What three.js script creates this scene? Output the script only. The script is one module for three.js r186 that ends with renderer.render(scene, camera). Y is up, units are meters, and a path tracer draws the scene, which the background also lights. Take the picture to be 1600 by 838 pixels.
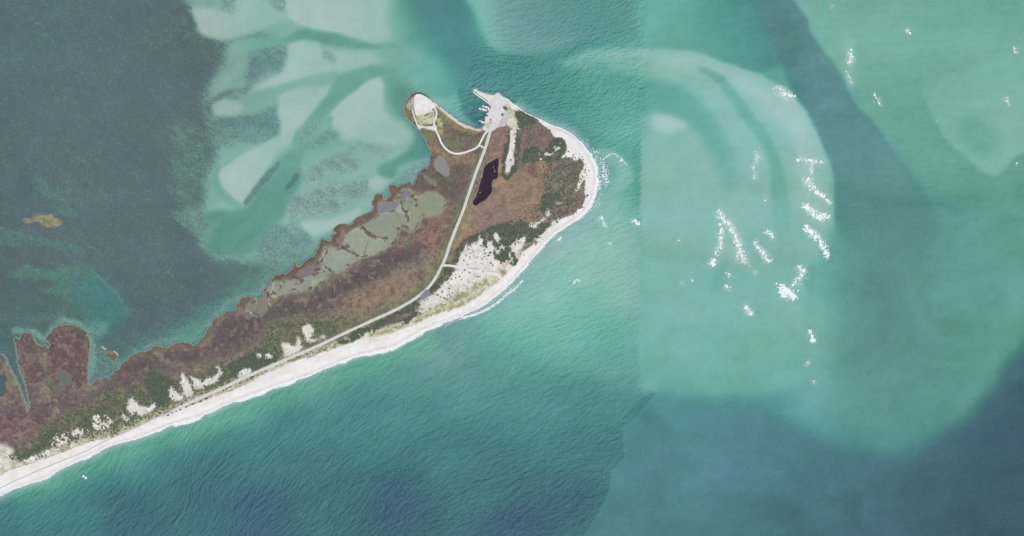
import * as THREE from 'three';
import { Sky } from 'three/addons/objects/Sky.js';
import { mergeGeometries } from 'three/addons/utils/BufferGeometryUtils.js';
import { RoundedBoxGeometry } from 'three/addons/geometries/RoundedBoxGeometry.js';

// ---------------------------------------------------------------- camera, sky, sun, exposure
const S = 3;                                                     // metres for one map unit (one pixel of the survey map)
const scene = new THREE.Scene();
const ALT = 6000;
const camera = new THREE.PerspectiveCamera(2 * Math.atan(419 * S / ALT) * 180 / Math.PI, 1600 / 838, 10, 30000);
camera.up.set(0, 0, -1);
camera.position.set(0, ALT, 0);
camera.lookAt(0, 0, 0);
const SUN = new THREE.Vector3(0.52, 0.86, 0.50).normalize();     // from the south-east, fairly high
const sky = new Sky();
sky.name = 'sky';
sky.scale.setScalar(20000);
sky.userData.kind = 'structure';
Object.assign(sky.material.uniforms.turbidity, { value: 3 });
sky.material.uniforms.rayleigh.value = 1.6;
sky.material.uniforms.mieCoefficient.value = 0.004;
sky.material.uniforms.sunPosition.value.copy(SUN).multiplyScalar(10000);
scene.add(sky);
scene.environmentIntensity = 0.1;
const sun = new THREE.DirectionalLight(0xfff3e2, 5);
sun.position.copy(SUN).multiplyScalar(5000);
sun.castShadow = true;
sun.shadow.mapSize.set(4096, 4096);
Object.assign(sun.shadow.camera, { left: -2600, right: 2600, top: 1600, bottom: -1600, near: 100, far: 9000 });
scene.add(sun, sun.target);
const renderer = new THREE.WebGLRenderer({ antialias: true });
renderer.toneMapping = THREE.LinearToneMapping;
renderer.toneMappingExposure = 1.1;
renderer.shadowMap.enabled = true;

// ---------------------------------------------------------------- small tools
const clamp = (x, a = 0, b = 1) => Math.min(b, Math.max(a, x));
const lerp = (a, b, t) => a + (b - a) * t;
const smooth = (a, b, x) => { const t = clamp((x - a) / (b - a)); return t * t * (3 - 2 * t); };
let seedState = 12345;
const rnd = () => { seedState = (seedState + 0x6d2b79f5) | 0; let t = Math.imul(seedState ^ (seedState >>> 15), 1 | seedState); t = (t + Math.imul(t ^ (t >>> 7), 61 | t)) ^ t; return ((t ^ (t >>> 14)) >>> 0) / 4294967296; };
const range = (a, b) => a + (b - a) * rnd();
const gauss = () => (rnd() + rnd() + rnd() - 1.5) * 1.15;
function hash(i, j, s) { let h = Math.imul(i, 374761393) ^ Math.imul(j, 668265263) ^ Math.imul(s, 1442695041); h = Math.imul(h ^ (h >>> 13), 1274126177); return ((h ^ (h >>> 16)) >>> 0) / 4294967296; }
function vn(x, y, s = 0) {
  const i = Math.floor(x), j = Math.floor(y), fx = x - i, fy = y - j, u = fx * fx * (3 - 2 * fx), v = fy * fy * (3 - 2 * fy);
  const a = hash(i, j, s), b = hash(i + 1, j, s), c = hash(i, j + 1, s), d = hash(i + 1, j + 1, s);
  return a + (b - a) * u + (c - a) * v + (a - b - c + d) * u * v;
}
function fbm(x, y, o, s = 0) { let t = 0, a = 0.5, n = 0; for (let k = 0; k < o; k++) { t += a * vn(x, y, s + k * 17); n += a; a *= 0.5; x = x * 2.03 + 7.1; y = y * 2.03 - 3.7; } return t / n; }
const W = (px, py, y = 0) => new THREE.Vector3((px - 800) * S, y, (py - 419) * S);
const lin = (c) => { c /= 255; return c <= 0.04045 ? c / 12.92 : ((c + 0.055) / 1.055) ** 2.4; };
const E0 = 1.5;                                                  // how bright a white surface shows in this light
const A = (r, g, b) => [lin(r) / E0, lin(g) / E0, lin(b) / E0];   // base colour of a sunlit surface seen as r, g, b
const C = (r, g, b) => new THREE.Color().setRGB(...A(r, g, b));

// closed or open outline through points, rounded and roughened
function outline(pts, closed, warp = 0, wf = 0.12, seed = 1, step = 1.5) {
  const out = [], n = pts.length;
  for (let i = 0; i < (closed ? n : n - 1); i++) {
    const g = (k) => pts[closed ? (k + n) % n : clamp(k, 0, n - 1)];
    const [a, b, c, d] = [g(i - 1), g(i), g(i + 1), g(i + 2)], m = Math.max(1, Math.ceil(Math.hypot(c[0] - b[0], c[1] - b[1]) / step));
    for (let k = 0; k < m; k++) {
      const t = k / m, q = (e) => 0.5 * (2 * b[e] + (c[e] - a[e]) * t + (2 * a[e] - 5 * b[e] + 4 * c[e] - d[e]) * t * t + (3 * b[e] - a[e] - 3 * c[e] + d[e]) * t * t * t);
      out.push([q(0), q(1)]);
    }
  }
  if (!closed) out.push(pts[n - 1].slice());
  if (warp) for (const p of out) {
    const [x, y] = p;
    p[0] += (fbm(x * wf, y * wf, 3, seed * 31 + 5) - 0.5) * 2 * warp * 1.6;
    p[1] += (fbm(x * wf, y * wf, 3, seed * 31 + 9) - 0.5) * 2 * warp * 1.6;
  }
  return out;
}
function widePath(pts, width, warp = 0, seed = 3) {               // a ribbon of a given width (number or one per point) as an outline
  const c = outline(pts, false, 0), n = c.length, L = [], R = [];
  for (let i = 0; i < n; i++) {
    const a = c[Math.max(0, i - 1)], b = c[Math.min(n - 1, i + 1)], l = Math.hypot(b[0] - a[0], b[1] - a[1]) || 1, nx = -(b[1] - a[1]) / l, ny = (b[0] - a[0]) / l;
    const w = (Array.isArray(width) ? lerp(width[0], width[1], i / (n - 1)) : width) / 2;
    const j = warp ? (vn(c[i][0] * 0.3, c[i][1] * 0.3, seed) - 0.5) * 2 * warp : 0, k = warp ? (vn(c[i][0] * 0.3, c[i][1] * 0.3, seed + 1) - 0.5) * 2 * warp : 0;
    L.push([c[i][0] + nx * (w + j), c[i][1] + ny * (w + j)]); R.push([c[i][0] - nx * (w + k), c[i][1] - ny * (w + k)]);
  }
  return [...L, ...R.reverse()];
}

// a raster over a rectangle of the map
class Raster {
  constructor(x0, y0, wpx, hpx, k) { Object.assign(this, { x0, y0, k, w: Math.round(wpx * k), h: Math.round(hpx * k) }); this.canvas = document.createElement('canvas'); this.canvas.width = this.w; this.canvas.height = this.h; this.ctx = this.canvas.getContext('2d', { willReadFrequently: true }); }
  // soft coverage of polygons: {X, Y, w, h, a}
  mask(polys, { blur = 0, warp = 0, wf = 0.12, seed = 1, raw = false } = {}) {
    const k = this.k, list = polys.map((p, i) => (raw ? p : outline(p, true, warp, wf, seed + i)).map(([x, y]) => [(x - this.x0) * k, (y - this.y0) * k]));
    let ax = 1e9, ay = 1e9, bx = -1e9, by = -1e9;
    for (const p of list) for (const [x, y] of p) { ax = Math.min(ax, x); ay = Math.min(ay, y); bx = Math.max(bx, x); by = Math.max(by, y); }
    const m = Math.ceil(blur * k * 2) + 2, X = Math.floor(clamp(ax - m, 0, this.w - 1)), Y = Math.floor(clamp(ay - m, 0, this.h - 1)), w = Math.ceil(clamp(bx + m, 1, this.w)) - X, h = Math.ceil(clamp(by + m, 1, this.h)) - Y;
    if (w <= 0 || h <= 0) return { X, Y, w: 0, h: 0, a: new Float32Array(0) };
    const c = this.ctx;
    c.clearRect(0, 0, this.w, this.h);
    c.fillStyle = '#fff';
    for (const p of list) { c.beginPath(); p.forEach(([x, y], i) => (i ? c.lineTo(x, y) : c.moveTo(x, y))); c.closePath(); c.fill(); }
    const d = c.getImageData(X, Y, w, h).data, a = new Float32Array(w * h);
    for (let i = 0; i < a.length; i++) a[i] = d[i * 4 + 3] / 255;
    if (blur) boxBlur(a, w, h, blur * k);
    return { X, Y, w, h, a };
  }
  each(m, f) { for (let j = 0; j < m.h; j++) for (let i = 0; i < m.w; i++) { const t = m.a[j * m.w + i]; if (t > 0.002) f(t, (m.Y + j) * this.w + m.X + i, (m.X + i + 0.5) / this.k + this.x0, (m.Y + j + 0.5) / this.k + this.y0); } }
  all(f) { for (let j = 0, o = 0; j < this.h; j++) for (let i = 0; i < this.w; i++, o++) f(o, (i + 0.5) / this.k + this.x0, (j + 0.5) / this.k + this.y0); }
  full(polys, opt) { const m = this.mask(polys, opt), out = new Float32Array(this.w * this.h); this.each(m, (t, o) => { out[o] = t; }); return out; }
  at(f, px, py) {                                                 // bilinear reading of a field
    const x = clamp((px - this.x0) * this.k - 0.5, 0, this.w - 1.001), y = clamp((py - this.y0) * this.k - 0.5, 0, this.h - 1.001), i = x | 0, j = y | 0, u = x - i, v = y - j, o = j * this.w + i;
    return (f[o] * (1 - u) + f[o + 1] * u) * (1 - v) + (f[o + this.w] * (1 - u) + f[o + this.w + 1] * u) * v;
  }
}
function boxBlur(a, w, h, r) {
  const n = Math.max(1, Math.round(r)), t = new Float32Array(a.length);
  for (let pass = 0; pass < 2; pass++) {
    for (let j = 0; j < h; j++) { let s = 0; const o = j * w; for (let i = -n; i <= n; i++) s += a[o + clamp(i, 0, w - 1)]; for (let i = 0; i < w; i++) { t[o + i] = s / (2 * n + 1); s += a[o + Math.min(w - 1, i + n + 1)] - a[o + Math.max(0, i - n)]; } }
    for (let i = 0; i < w; i++) { let s = 0; for (let j = -n; j <= n; j++) s += t[clamp(j, 0, h - 1) * w + i]; for (let j = 0; j < h; j++) { a[j * w + i] = s / (2 * n + 1); s += t[Math.min(h - 1, j + n + 1) * w + i] - t[Math.max(0, j - n) * w + i]; } }
  }
}
function distance(inside, w, h) {                                 // distance in texels to the nearest texel where inside > 0.5
  const INF = 1e9, g = new Float32Array(w * h), out = new Float32Array(w * h), m = Math.max(w, h), v = new Int32Array(m), z = new Float32Array(m + 1), f = new Float32Array(m);
  for (let i = 0; i < w; i++) { let d = INF; for (let j = 0; j < h; j++) { d = inside[j * w + i] > 0.5 ? 0 : d + 1; g[j * w + i] = d; } d = INF; for (let j = h - 1; j >= 0; j--) { d = inside[j * w + i] > 0.5 ? 0 : d + 1; g[j * w + i] = Math.min(g[j * w + i], d); } }
  for (let j = 0; j < h; j++) {
    for (let i = 0; i < w; i++) f[i] = Math.min(1e8, g[j * w + i] ** 2);
    let k = 0; v[0] = 0; z[0] = -INF; z[1] = INF;
    for (let q = 1; q < w; q++) { let s; do { const p = v[k]; s = (f[q] + q * q - f[p] - p * p) / (2 * q - 2 * p); } while (s <= z[k] && --k >= 0); k++; v[k] = q; z[k] = s; z[k + 1] = INF; }
    k = 0;
    for (let q = 0; q < w; q++) { while (z[k + 1] < q) k++; out[j * w + q] = Math.sqrt((q - v[k]) ** 2 + f[v[k]]); }
  }
  return out;
}
function texture(data, w, h, srgb) {
  const t = new THREE.DataTexture(data, w, h, THREE.RGBAFormat, data instanceof Float32Array ? THREE.FloatType : THREE.UnsignedByteType);
  t.magFilter = THREE.LinearFilter; t.minFilter = THREE.LinearFilter;
  t.wrapS = t.wrapT = THREE.MirroredRepeatWrapping;
  if (srgb) t.colorSpace = THREE.SRGBColorSpace;
  t.needsUpdate = true;
  return t;
}
const toSRGB = (x) => { x = clamp(x); return 255 * (x <= 0.0031308 ? x * 12.92 : 1.055 * x ** (1 / 2.4) - 0.055); };
function colourTexture(f, w, h) {
  const d = new Uint8Array(w * h * 4);
  for (let o = 0; o < w * h; o++) { for (let c = 0; c < 3; c++) d[o * 4 + c] = toSRGB(f[o * 3 + c]) + hash(o, c, 3) * 0.999; d[o * 4 + 3] = 255; }
  return texture(d, w, h, true);
}
function struct(o, name) { o.name = name; o.userData.kind = 'structure'; o.castShadow = o.receiveShadow = true; scene.add(o); return o; }
const names = new Map();
const numbered = (n) => { const k = names.get(n) ?? 0; names.set(n, k + 1); return k ? n + '_' + String(k).padStart(3, '0') : n; };
function tag(o, label, category, group) { Object.assign(o.userData, { label, category }); if (group) o.userData.group = group; return o; }
function stuff(o, name, label, category) { o.name = name; Object.assign(o.userData, { kind: 'stuff', label, category }); o.castShadow = o.receiveShadow = true; scene.add(o); return o; }
function thing(name, label, category, x, y, z, turn = 0, group) { const g = new THREE.Group(); g.name = numbered(name); g.position.set(x, y, z); g.rotation.y = turn; tag(g, label, category, group); scene.add(g); return g; }
function part(parent, name, geo, mat) { const m = new THREE.Mesh(geo, mat); m.name = name; m.castShadow = m.receiveShadow = true; parent.add(m); return m; }
const M = (col, rough = 0.85, more = {}) => new THREE.MeshStandardMaterial({ color: Array.isArray(col) ? new THREE.Color().setRGB(...col) : col, roughness: rough, ...more });
const box = (w, h, d, x = 0, y = 0, z = 0) => new THREE.BoxGeometry(w, h, d).translate(x, y, z);

// ---------------------------------------------------------------- the map: shorelines
const SOUND_SHORE = [[-200, 640], [-60, 560], [-12, 552], [0, 554], [6, 557], [10, 566], [14, 576], [20, 587], [27, 600], [33, 615], [38, 630], [42, 644], [46, 636], [44, 620], [41, 605], [35, 590], [30, 575], [27, 560], [25, 545], [23, 536], [24, 530], [30, 531], [33, 523], [40, 521], [50, 523], [54, 535], [60, 541], [70, 541], [76, 545], [78, 538], [73, 528], [80, 520], [84, 513], [95, 510], [103, 508], [115, 509], [126, 513], [134, 520], [139, 532], [140, 545], [138, 560], [137, 575], [137, 590], [138, 600], [141, 604], [147, 597], [155, 592], [165, 591], [173, 588], [178, 580], [183, 578], [190, 572], [192, 568], [200, 562], [206, 556], [214, 552], [225, 550], [232, 548], [240, 543], [248, 541], [258, 545], [265, 542], [275, 538], [283, 535], [293, 537], [303, 540], [310, 535], [318, 527], [325, 515], [330, 508], [335, 500], [345, 494], [355, 487], [362, 485], [368, 487], [370, 478], [375, 470], [380, 465], [390, 463], [400, 467], [408, 468], [412, 455], [416, 450], [421, 445], [424, 438], [430, 432], [440, 429], [450, 427], [457, 422], [458, 412], [462, 410], [465, 418], [470, 415], [480, 407], [490, 400], [497, 390], [500, 378], [505, 374], [515, 377], [520, 370], [526, 364], [521, 360], [528, 352], [538, 351], [548, 352], [555, 345], [562, 338], [570, 335], [580, 331], [583, 325], [581, 318], [585, 308], [592, 303], [598, 305], [600, 312], [607, 310], [610, 300], [608, 292], [615, 289], [622, 292], [630, 288], [640, 285], [646, 290], [650, 280], [655, 268], [662, 264], [670, 262], [672, 250], [674, 240], [670, 228], [663, 215], [656, 205], [650, 198], [645, 192], [637, 186], [632, 181], [632, 172], [633, 164], [637, 156], [641, 150], [646, 146], [652, 144.5], [660, 147], [668, 152], [674, 158], [682, 163], [690, 168], [700, 177], [710, 185], [722, 193], [735, 198.5], [752, 201], [757, 198], [757, 190], [761, 181], [764, 172], [767, 165]];
const JETTY_SHORE = [[767, 165], [762, 157.5], [752, 150.5], [742, 145.5], [739.2, 143.5], [739.2, 139], [745, 139], [746, 142], [756, 145.5], [768, 148.5], [772, 148.5], [776, 145.5], [780, 146], [784, 150], [788, 153.5]];
const OCEAN_SHORE = [[788, 153.5], [795, 157], [802, 163], [812, 170], [822, 176.5], [842, 186], [864, 197], [880, 203.5], [894, 211], [905, 221], [914, 234], [922, 246], [928, 258], [931, 270], [931, 285], [928, 300], [924, 312], [915, 328], [902, 341], [885, 352], [868, 363], [855, 375], [846, 386], [838, 396], [826, 409], [815, 422], [805, 434], [794, 445], [777, 459], [761, 471], [744, 481], [728, 490], [710, 497.5], [694, 503], [680, 509], [665, 515], [650, 522], [635, 531], [620, 539], [605, 544.5], [580, 550], [555, 557], [540, 562], [515, 572], [490, 583], [475, 589], [455, 595], [440, 600], [415, 609], [390, 618], [365, 627], [345, 636], [325, 645], [308, 652], [285, 658.5], [262, 665], [240, 674.5], [210, 686], [180, 694], [160, 701], [145, 710], [122, 719], [105, 728], [88, 736], [70, 747], [45, 755], [20, 764], [-10, 779], [-200, 870]];
const shoreA = outline(SOUND_SHORE, false, 1.7, 0.3, 4, 0.8), shoreB = JETTY_SHORE, shoreC = outline(OCEAN_SHORE, false, 0.8, 0.1, 5, 1.5);
const LAND = [...shoreA, ...shoreB.slice(1), ...shoreC.slice(1)];
const ISLET_A = [[37, 341], [42, 341], [46, 344], [50, 339], [56, 334], [68, 336], [78, 334], [83, 339], [93, 344], [94.5, 350], [88, 354], [73, 355], [65, 351], [60, 346], [54, 344], [49, 347.5], [40, 349]];
const ISLET_B = [[163, 550], [168, 548], [178, 549.5], [184, 555], [183, 561], [178, 564], [170, 559], [164, 554]];
const ROAD_N = [[768, 196], [764, 212], [759, 229], [752, 248], [745, 266], [738, 286], [731, 307], [724, 328], [714.5, 352], [704, 379], [696, 403], [689, 418], [680, 435], [670, 448.5], [660, 458], [642, 471], [616.5, 485], [588, 498], [563, 509.5], [538, 521], [515, 532], [490, 543.5], [465, 554], [440, 565], [415, 575.5], [390, 586.5], [371, 595], [355, 603], [340, 610], [318, 619.5], [293, 631], [268, 643]];
const ROAD_W = [[268, 643], [240, 655], [200, 674], [163, 690], [132, 706], [100, 719], [63, 734], [25, 751], [0, 763], [-40, 782], [-120, 820]];
const TRACK_BEACH = [[692, 415], [700, 415], [710, 416.5], [722, 420], [745, 424], [765, 427], [775, 428.5], [781, 433], [786, 440]];
const TRACK_LOOP = [[679, 200], [685, 212], [690, 224], [698, 234], [708, 239.5], [719, 240], [733, 236], [745, 230.5], [751, 222], [757, 210], [763, 204]];
const TRACK_LOOP2 = [[744, 230], [750, 228], [756, 231], [759, 232]];
const TRACK_W = [[644, 171], [647, 182], [650, 190], [653, 197], [660, 199]];
const TRACK_E = [[676, 160], [679, 168], [682, 176], [681, 184], [678, 191], [679, 200]];

// ---------------------------------------------------------------- where waves break
const BREAKERS = [];
const SHOAL = 'breaking waves on the curved eastern shoal';
BREAKERS.push(['large bright foam patch breaking at the southern end of the shoal', [[1219, 449], [1226, 455], [1232, 460], [1241, 463]], 6, 2, SHOAL]);
BREAKERS.push(['hooked foam line just above the largest southern foam patch', [[1238, 446], [1246, 438], [1252, 432], [1257, 425], [1246, 418]], 2.4, 1.4, SHOAL]);
BREAKERS.push(['long foam streak bending down along the outer shoal edge', [[1259, 354], [1266, 361], [1274, 369], [1283, 378], [1289, 389], [1293, 402]], 3.4, 1.6, SHOAL]);
BREAKERS.push(['thick foam wedge on the outer edge of the shoal', [[1256, 322], [1264, 327], [1272, 334], [1282, 340], [1293, 336]], 3.6, 1.7, SHOAL]);
BREAKERS.push(['broken foam trail slanting beside the deep blue channel', [[1259, 276], [1264, 286], [1270, 294], [1281, 303], [1290, 310], [1295, 319]], 3.2, 1.1, SHOAL]);
BREAKERS.push(['thin level foam line, northernmost on the outer shoal lobe', [[1246, 251], [1262, 250], [1285, 254]], 1.6, 0.9, SHOAL]);
BREAKERS.push(['short upright foam streak below the thin level foam line', [[1269, 258], [1267, 272]], 1.4, 0.9, SHOAL]);
BREAKERS.push(['pale foam crest at the shoulder where shoal meets channel', [[1214, 136], [1222, 144], [1230, 148], [1239, 150]], 3.4, 0.8, SHOAL]);
BREAKERS.push(['long ragged foam trail down the middle of the shoal', [[1124, 332], [1132, 344], [1142, 356], [1150, 372], [1156, 390], [1164, 404]], 3, 1.1, SHOAL]);
BREAKERS.push(['upright foam trail west of the ragged middle trail', [[1126, 350], [1126, 366], [1124, 384], [1120, 398]], 2.2, 1, SHOAL]);
BREAKERS.push(['rounded bright foam patch at the foot of the upright trail', [[1110, 408], [1116, 412]], 4, 2.4, SHOAL]);
BREAKERS.push(['short slanting foam streak on the inner bar edge', [[1180, 378], [1187, 389], [1194, 398], [1203, 408]], 2.8, 1.2, SHOAL]);
BREAKERS.push(['small foam streak beside the curved dark trough', [[1196, 360], [1203, 365], [1209, 374]], 1.8, 1.3, SHOAL]);
BREAKERS.push(['loose foam fringe on the right of the ragged middle trail', [[1152, 398], [1160, 410], [1168, 414]], 3, 0.6, SHOAL]);
BREAKERS.push(['small foam knot south-east of the rounded bright patch', [[1138, 427], [1140, 431]], 1.8, 1.8, SHOAL]);
BREAKERS.push(['foam knot straight below the small knot, slightly larger', [[1135, 446], [1139, 452]], 2.2, 1.4, SHOAL]);
BREAKERS.push(['bent foam dash at the southern middle of the shoal', [[1166, 477], [1169, 485], [1176, 492]], 2, 1.7, SHOAL]);
BREAKERS.push(['tiny foam dot between the middle trail and largest patch', [[1180, 425]], 1.8, 0.8, SHOAL]);
BREAKERS.push(['foam dab on the dark slot south of the largest patch', [[1266, 517], [1269, 526], [1272, 534]], 2.2, 1.6, SHOAL]);
BREAKERS.push(['small foam dab farther south along the dark slot', [[1261, 563], [1264, 570]], 1.4, 1.2, SHOAL]);
BREAKERS.push(['tiny foam speck, southernmost over the dark slot', [[1272, 597]], 1.2, 0.7, SHOAL]);
BREAKERS.push(['left one of two small foam specks on the quiet western shoal', [[1066, 442]], 1.5, 0.8, SHOAL]);
BREAKERS.push(['right one of two small foam specks on the quiet western shoal', [[1082, 438]], 1.5, 0.8, SHOAL]);
BREAKERS.push(['small lone foam speck high on the quiet western shoal', [[1060, 376]], 1.3, 0.7, SHOAL]);
BREAKERS.push(['faint foam specks along the inner bar crest, northern end', [[1180, 238], [1183, 246], [1178, 262], [1181, 280]], 1.8, 0.5, SHOAL]);
BREAKERS.push(['small foam dot low on the inner bar crest', [[1195, 313]], 1.2, 0.8, SHOAL]);
const OFF = 'breaking waves off the island point';
BREAKERS.push(['slanting foam streak in the ocean off the sandy point', [[938, 338], [942, 344], [947, 355]], 1.8, 1.6, OFF]);
BREAKERS.push(['ragged foam streak beside the edge of the calmer water', [[989, 344], [996, 348], [1003, 352]], 2.6, 1.1, OFF]);
BREAKERS.push(['small foam knot south of the slanting streak off the point', [[953, 382]], 2, 0.9, OFF]);
BREAKERS.push(['curved thin foam crest farther down the ocean side', [[896, 443], [901, 438], [906, 439]], 1.2, 1, OFF]);
BREAKERS.push(['foam dab close to the beach below the point', [[870, 376], [876, 372]], 1.5, 1.3, OFF]);
BREAKERS.push(['foam dot on the crescent bar off the point', [[971, 252]], 2, 1, OFF]);
BREAKERS.push(['lone foam dab near the western beach, far from the others', [[130, 746], [134, 748]], 1.6, 1.5, OFF]);
const FAR = 'breaking waves on the far north-eastern shoal';
BREAKERS.push(['lone bright foam dab near the top of the far shoal', [[1418, 47], [1421, 52]], 2, 1.2, FAR]);
BREAKERS.push(['foam streak on the yellowish lip east of the channel', [[1328, 78], [1330, 90], [1327, 100]], 2.2, 1, FAR]);
BREAKERS.push(['faint foam specks lower on the yellowish lip', [[1325, 112], [1330, 130]], 1.6, 0.5, FAR]);
BREAKERS.push(['thin foam streak inside the far shoal near the channel bend', [[1367, 147], [1371, 155], [1376, 163]], 1.6, 0.9, FAR]);
BREAKERS.push(['small foam dab at the corner of the far green bank', [[1464, 189]], 1.8, 0.8, FAR]);
BREAKERS.push(['foam speck near the top right edge of the picture', [[1585, 75], [1587, 82]], 1.4, 0.8, FAR]);
BREAKERS.push(['foam specks on the right edge below the top corner', [[1572, 152], [1576, 164]], 1.6, 0.7, FAR]);
BREAKERS.push(['tiny foam speck near the lip at the top of the channel', [[1303, 9]], 1.4, 0.8, FAR]);
BREAKERS.push(['tiny foam speck at the right edge beside the green bank', [[1589, 256]], 1.2, 0.8, FAR]);

// ---------------------------------------------------------------- sea bed: depths and sea grass over the whole map
const SR = new Raster(-100, -60, 1800, 960, 1.1);
const N = SR.w * SR.h;
const landSea = SR.full([LAND], { raw: true }), dCoast = distance(landSea, SR.w, SR.h);
const dInSea = distance(landSea.map((v) => 1 - v), SR.w, SR.h);
const dep = new Float32Array(N), grass = new Float32Array(N);
const SOUNDINGS = [[100, 748, 0.45], [300, 674, 0.42], [500, 592, 0.45], [650, 540, 0.55], [800, 460, 0.3], [880, 375, 0.22], [940, 310, 0.26], [120, 775, 1.5], [300, 702, 1.2], [520, 612, 1.0], [700, 545, 0.55], [850, 460, 0.28], [950, 380, 0.22], [30, 815, 1.4], [200, 800, 2.7], [320, 750, 2.6], [440, 690, 1.5], [560, 650, 1.15], [720, 600, 0.78], [880, 520, 0.46], [980, 450, 0.28], [500, 740, 1.9], [700, 700, 1.45], [850, 620, 0.9], [960, 560, 0.62], [990, 600, 0.8], [400, 820, 3.3], [620, 800, 3.2], [760, 760, 1.95], [900, 700, 1.5], [940, 640, 1.15], [800, 830, 3.4], [900, 800, 2.8], [960, 690, 1.5], [0, 900, 2.6], [880, 160, 1.0], [960, 200, 0.85], [980, 280, 0.8], [850, 120, 1.2], [1100, 300, 0.6], [620, 560, 0.75], [400, 640, 0.6], [200, 720, 0.7]];
SR.all((o, x, y) => {
  const d = dCoast[o] / SR.k;
  // open ocean south-east of the island: depth interpolated between soundings
  let v = 0, ws = 0;
  if (y > 60 && x < 1110) for (const [sx, sy, sd] of SOUNDINGS) { const q = 1 / (((x - sx) ** 2 + (y - sy) ** 2) ** 1.5 + 3e4); v += q * sd; ws += q; }
  v = ws ? v / ws : 1;
  v = Math.max(0.2, v + 0.22 * v * (fbm(x * 0.011 - y * 0.012, x * 0.012 + y * 0.03, 4, 3) - 0.5) * 2);
  // the sound, north-west of the island
  const side = (y - 300) + (x - 600) * 0.62;                      // > 0 towards the ocean
  const west = 1 - smooth(-30, 60, side + (x > 640 ? (x - 640) * 3 : 0));
  dep[o] = lerp(v, 0.62 + 0.2 * (fbm(x * 0.01, y * 0.01, 3, 8) - 0.5), west);
  grass[o] = west * smooth(520, 430, x + (y < 200 ? (120 - y) * 0.5 : 0)) * (0.93 + 0.26 * (fbm(x * 0.02, y * 0.02, 3, 12) - 0.5));
});
// D: blend towards a depth (ramp [x0, y0, x1, y1, d0, d1]: depth changes along that line), G: sea grass share
function bed(polys, { d, ramp, g, blur = 3, warp = 2, wf = 0.05, o = 1, seed = 1 }) {
  const m = SR.mask(polys, { blur, warp, wf, seed });
  SR.each(m, (t, i, x, y) => {
    let v = d;
    if (ramp) { const [ax, ay, bx, by, p, q] = ramp, l = (bx - ax) ** 2 + (by - ay) ** 2; v = lerp(p, q, clamp(((x - ax) * (bx - ax) + (y - ay) * (by - ay)) / l)); }
    if (v !== undefined) dep[i] = lerp(dep[i], v, t * o);
    if (g !== undefined) grass[i] = lerp(grass[i], g, t * o);
  });
}
// --- flood delta in the sound: ground between the banks, then banks, channels and grass beds
bed([[[300, -40], [312, 30], [350, 66], [345, 100], [322, 150], [330, 190], [345, 215], [330, 250], [318, 285], [312, 330], [316, 390], [360, 400], [410, 412], [440, 405], [470, 395], [505, 368], [560, 335], [585, 305], [615, 280], [650, 270], [680, 240], [650, 190], [640, 150], [660, 110], [640, 60], [620, -40]]], { d: 0.42, g: 0.03, blur: 8, warp: 8 });
bed([[[300, 60], [350, 66], [400, 80], [440, 84], [430, 112], [380, 150], [340, 158], [325, 215], [345, 225], [400, 215], [436, 200], [436, 150], [470, 120], [440, 60], [340, 40]]], { d: 0.5, g: 0.6, blur: 8, warp: 10 });
bed([[[440, -40], [446, 20], [456, 31], [470, 40], [495, 47], [530, 53], [555, 62], [580, 68], [606, 66], [616, 45], [604, 20], [592, -40]]], { ramp: [600, 20, 480, 40, 0.2, 0.04], g: 0, blur: 3, warp: 1.5 });
bed([[[585, -40], [597, 20], [606, 60], [640, 80], [660, 70], [640, 30], [622, -40]]], { ramp: [590, 20, 640, 15, 0.12, 0.9], g: 0, blur: 9 });
bed([[[300, 14], [318, 9], [345, 16], [362, 22], [374, -20], [440, -40], [446, 20], [430, 36], [400, 48], [380, 58], [350, 62], [320, 56], [308, 42]]], { ramp: [310, 30, 420, 20, 0.1, 0.3], g: 0, blur: 4, warp: 4 });
bed([[[340, -30], [372, -30], [368, 14], [352, 18], [342, 8]]], { g: 0.5, d: 0.2, blur: 4, warp: 4 });
bed([[[412, -30], [444, -30], [446, 16], [438, 20], [420, 8]]], { g: 0.5, blur: 4, warp: 4 });
bed([[[360, 68], [390, 60], [420, 58], [445, 56], [470, 46], [500, 49], [535, 55], [560, 64], [590, 70], [616, 70], [640, 84], [612, 77], [580, 77], [545, 74], [515, 70], [480, 63], [450, 66], [420, 74], [395, 79], [365, 84]]], { ramp: [370, 75, 470, 55, 0.4, 0.95], g: 0, blur: 2.5, warp: 1 });
bed([[[445, 72], [455, 64], [470, 62], [495, 66], [505, 75], [530, 80], [560, 80], [610, 78], [618, 88], [585, 102], [545, 110], [515, 111], [480, 122], [455, 130], [430, 140], [410, 150], [385, 160], [374, 160], [400, 134], [430, 116], [440, 105], [443, 88]]], { ramp: [450, 90, 600, 85, 0.14, 0.3], g: 0, blur: 3, warp: 2 });
bed([[[500, 74], [518, 80], [526, 92], [518, 97], [503, 90]]], { g: 0.42, blur: 3, warp: 4 });
bed([[[400, 82], [425, 76], [449, 67], [444, 90], [438, 110], [420, 118], [395, 126], [375, 128], [385, 100]]], { g: 0.7, d: 0.45, blur: 5, warp: 6 });
bed([[[378, 150], [400, 142], [430, 134], [452, 128], [470, 122], [500, 114], [512, 118], [480, 132], [455, 146], [430, 162], [404, 176], [372, 182], [356, 178]]], { d: 0.5, g: 0.04, blur: 3, warp: 2 });
bed([[[332, 168], [340, 158], [355, 155], [370, 160], [380, 168], [372, 178], [350, 181], [336, 178]]], { d: 0.22, g: 0, blur: 3, warp: 2 });
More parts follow.
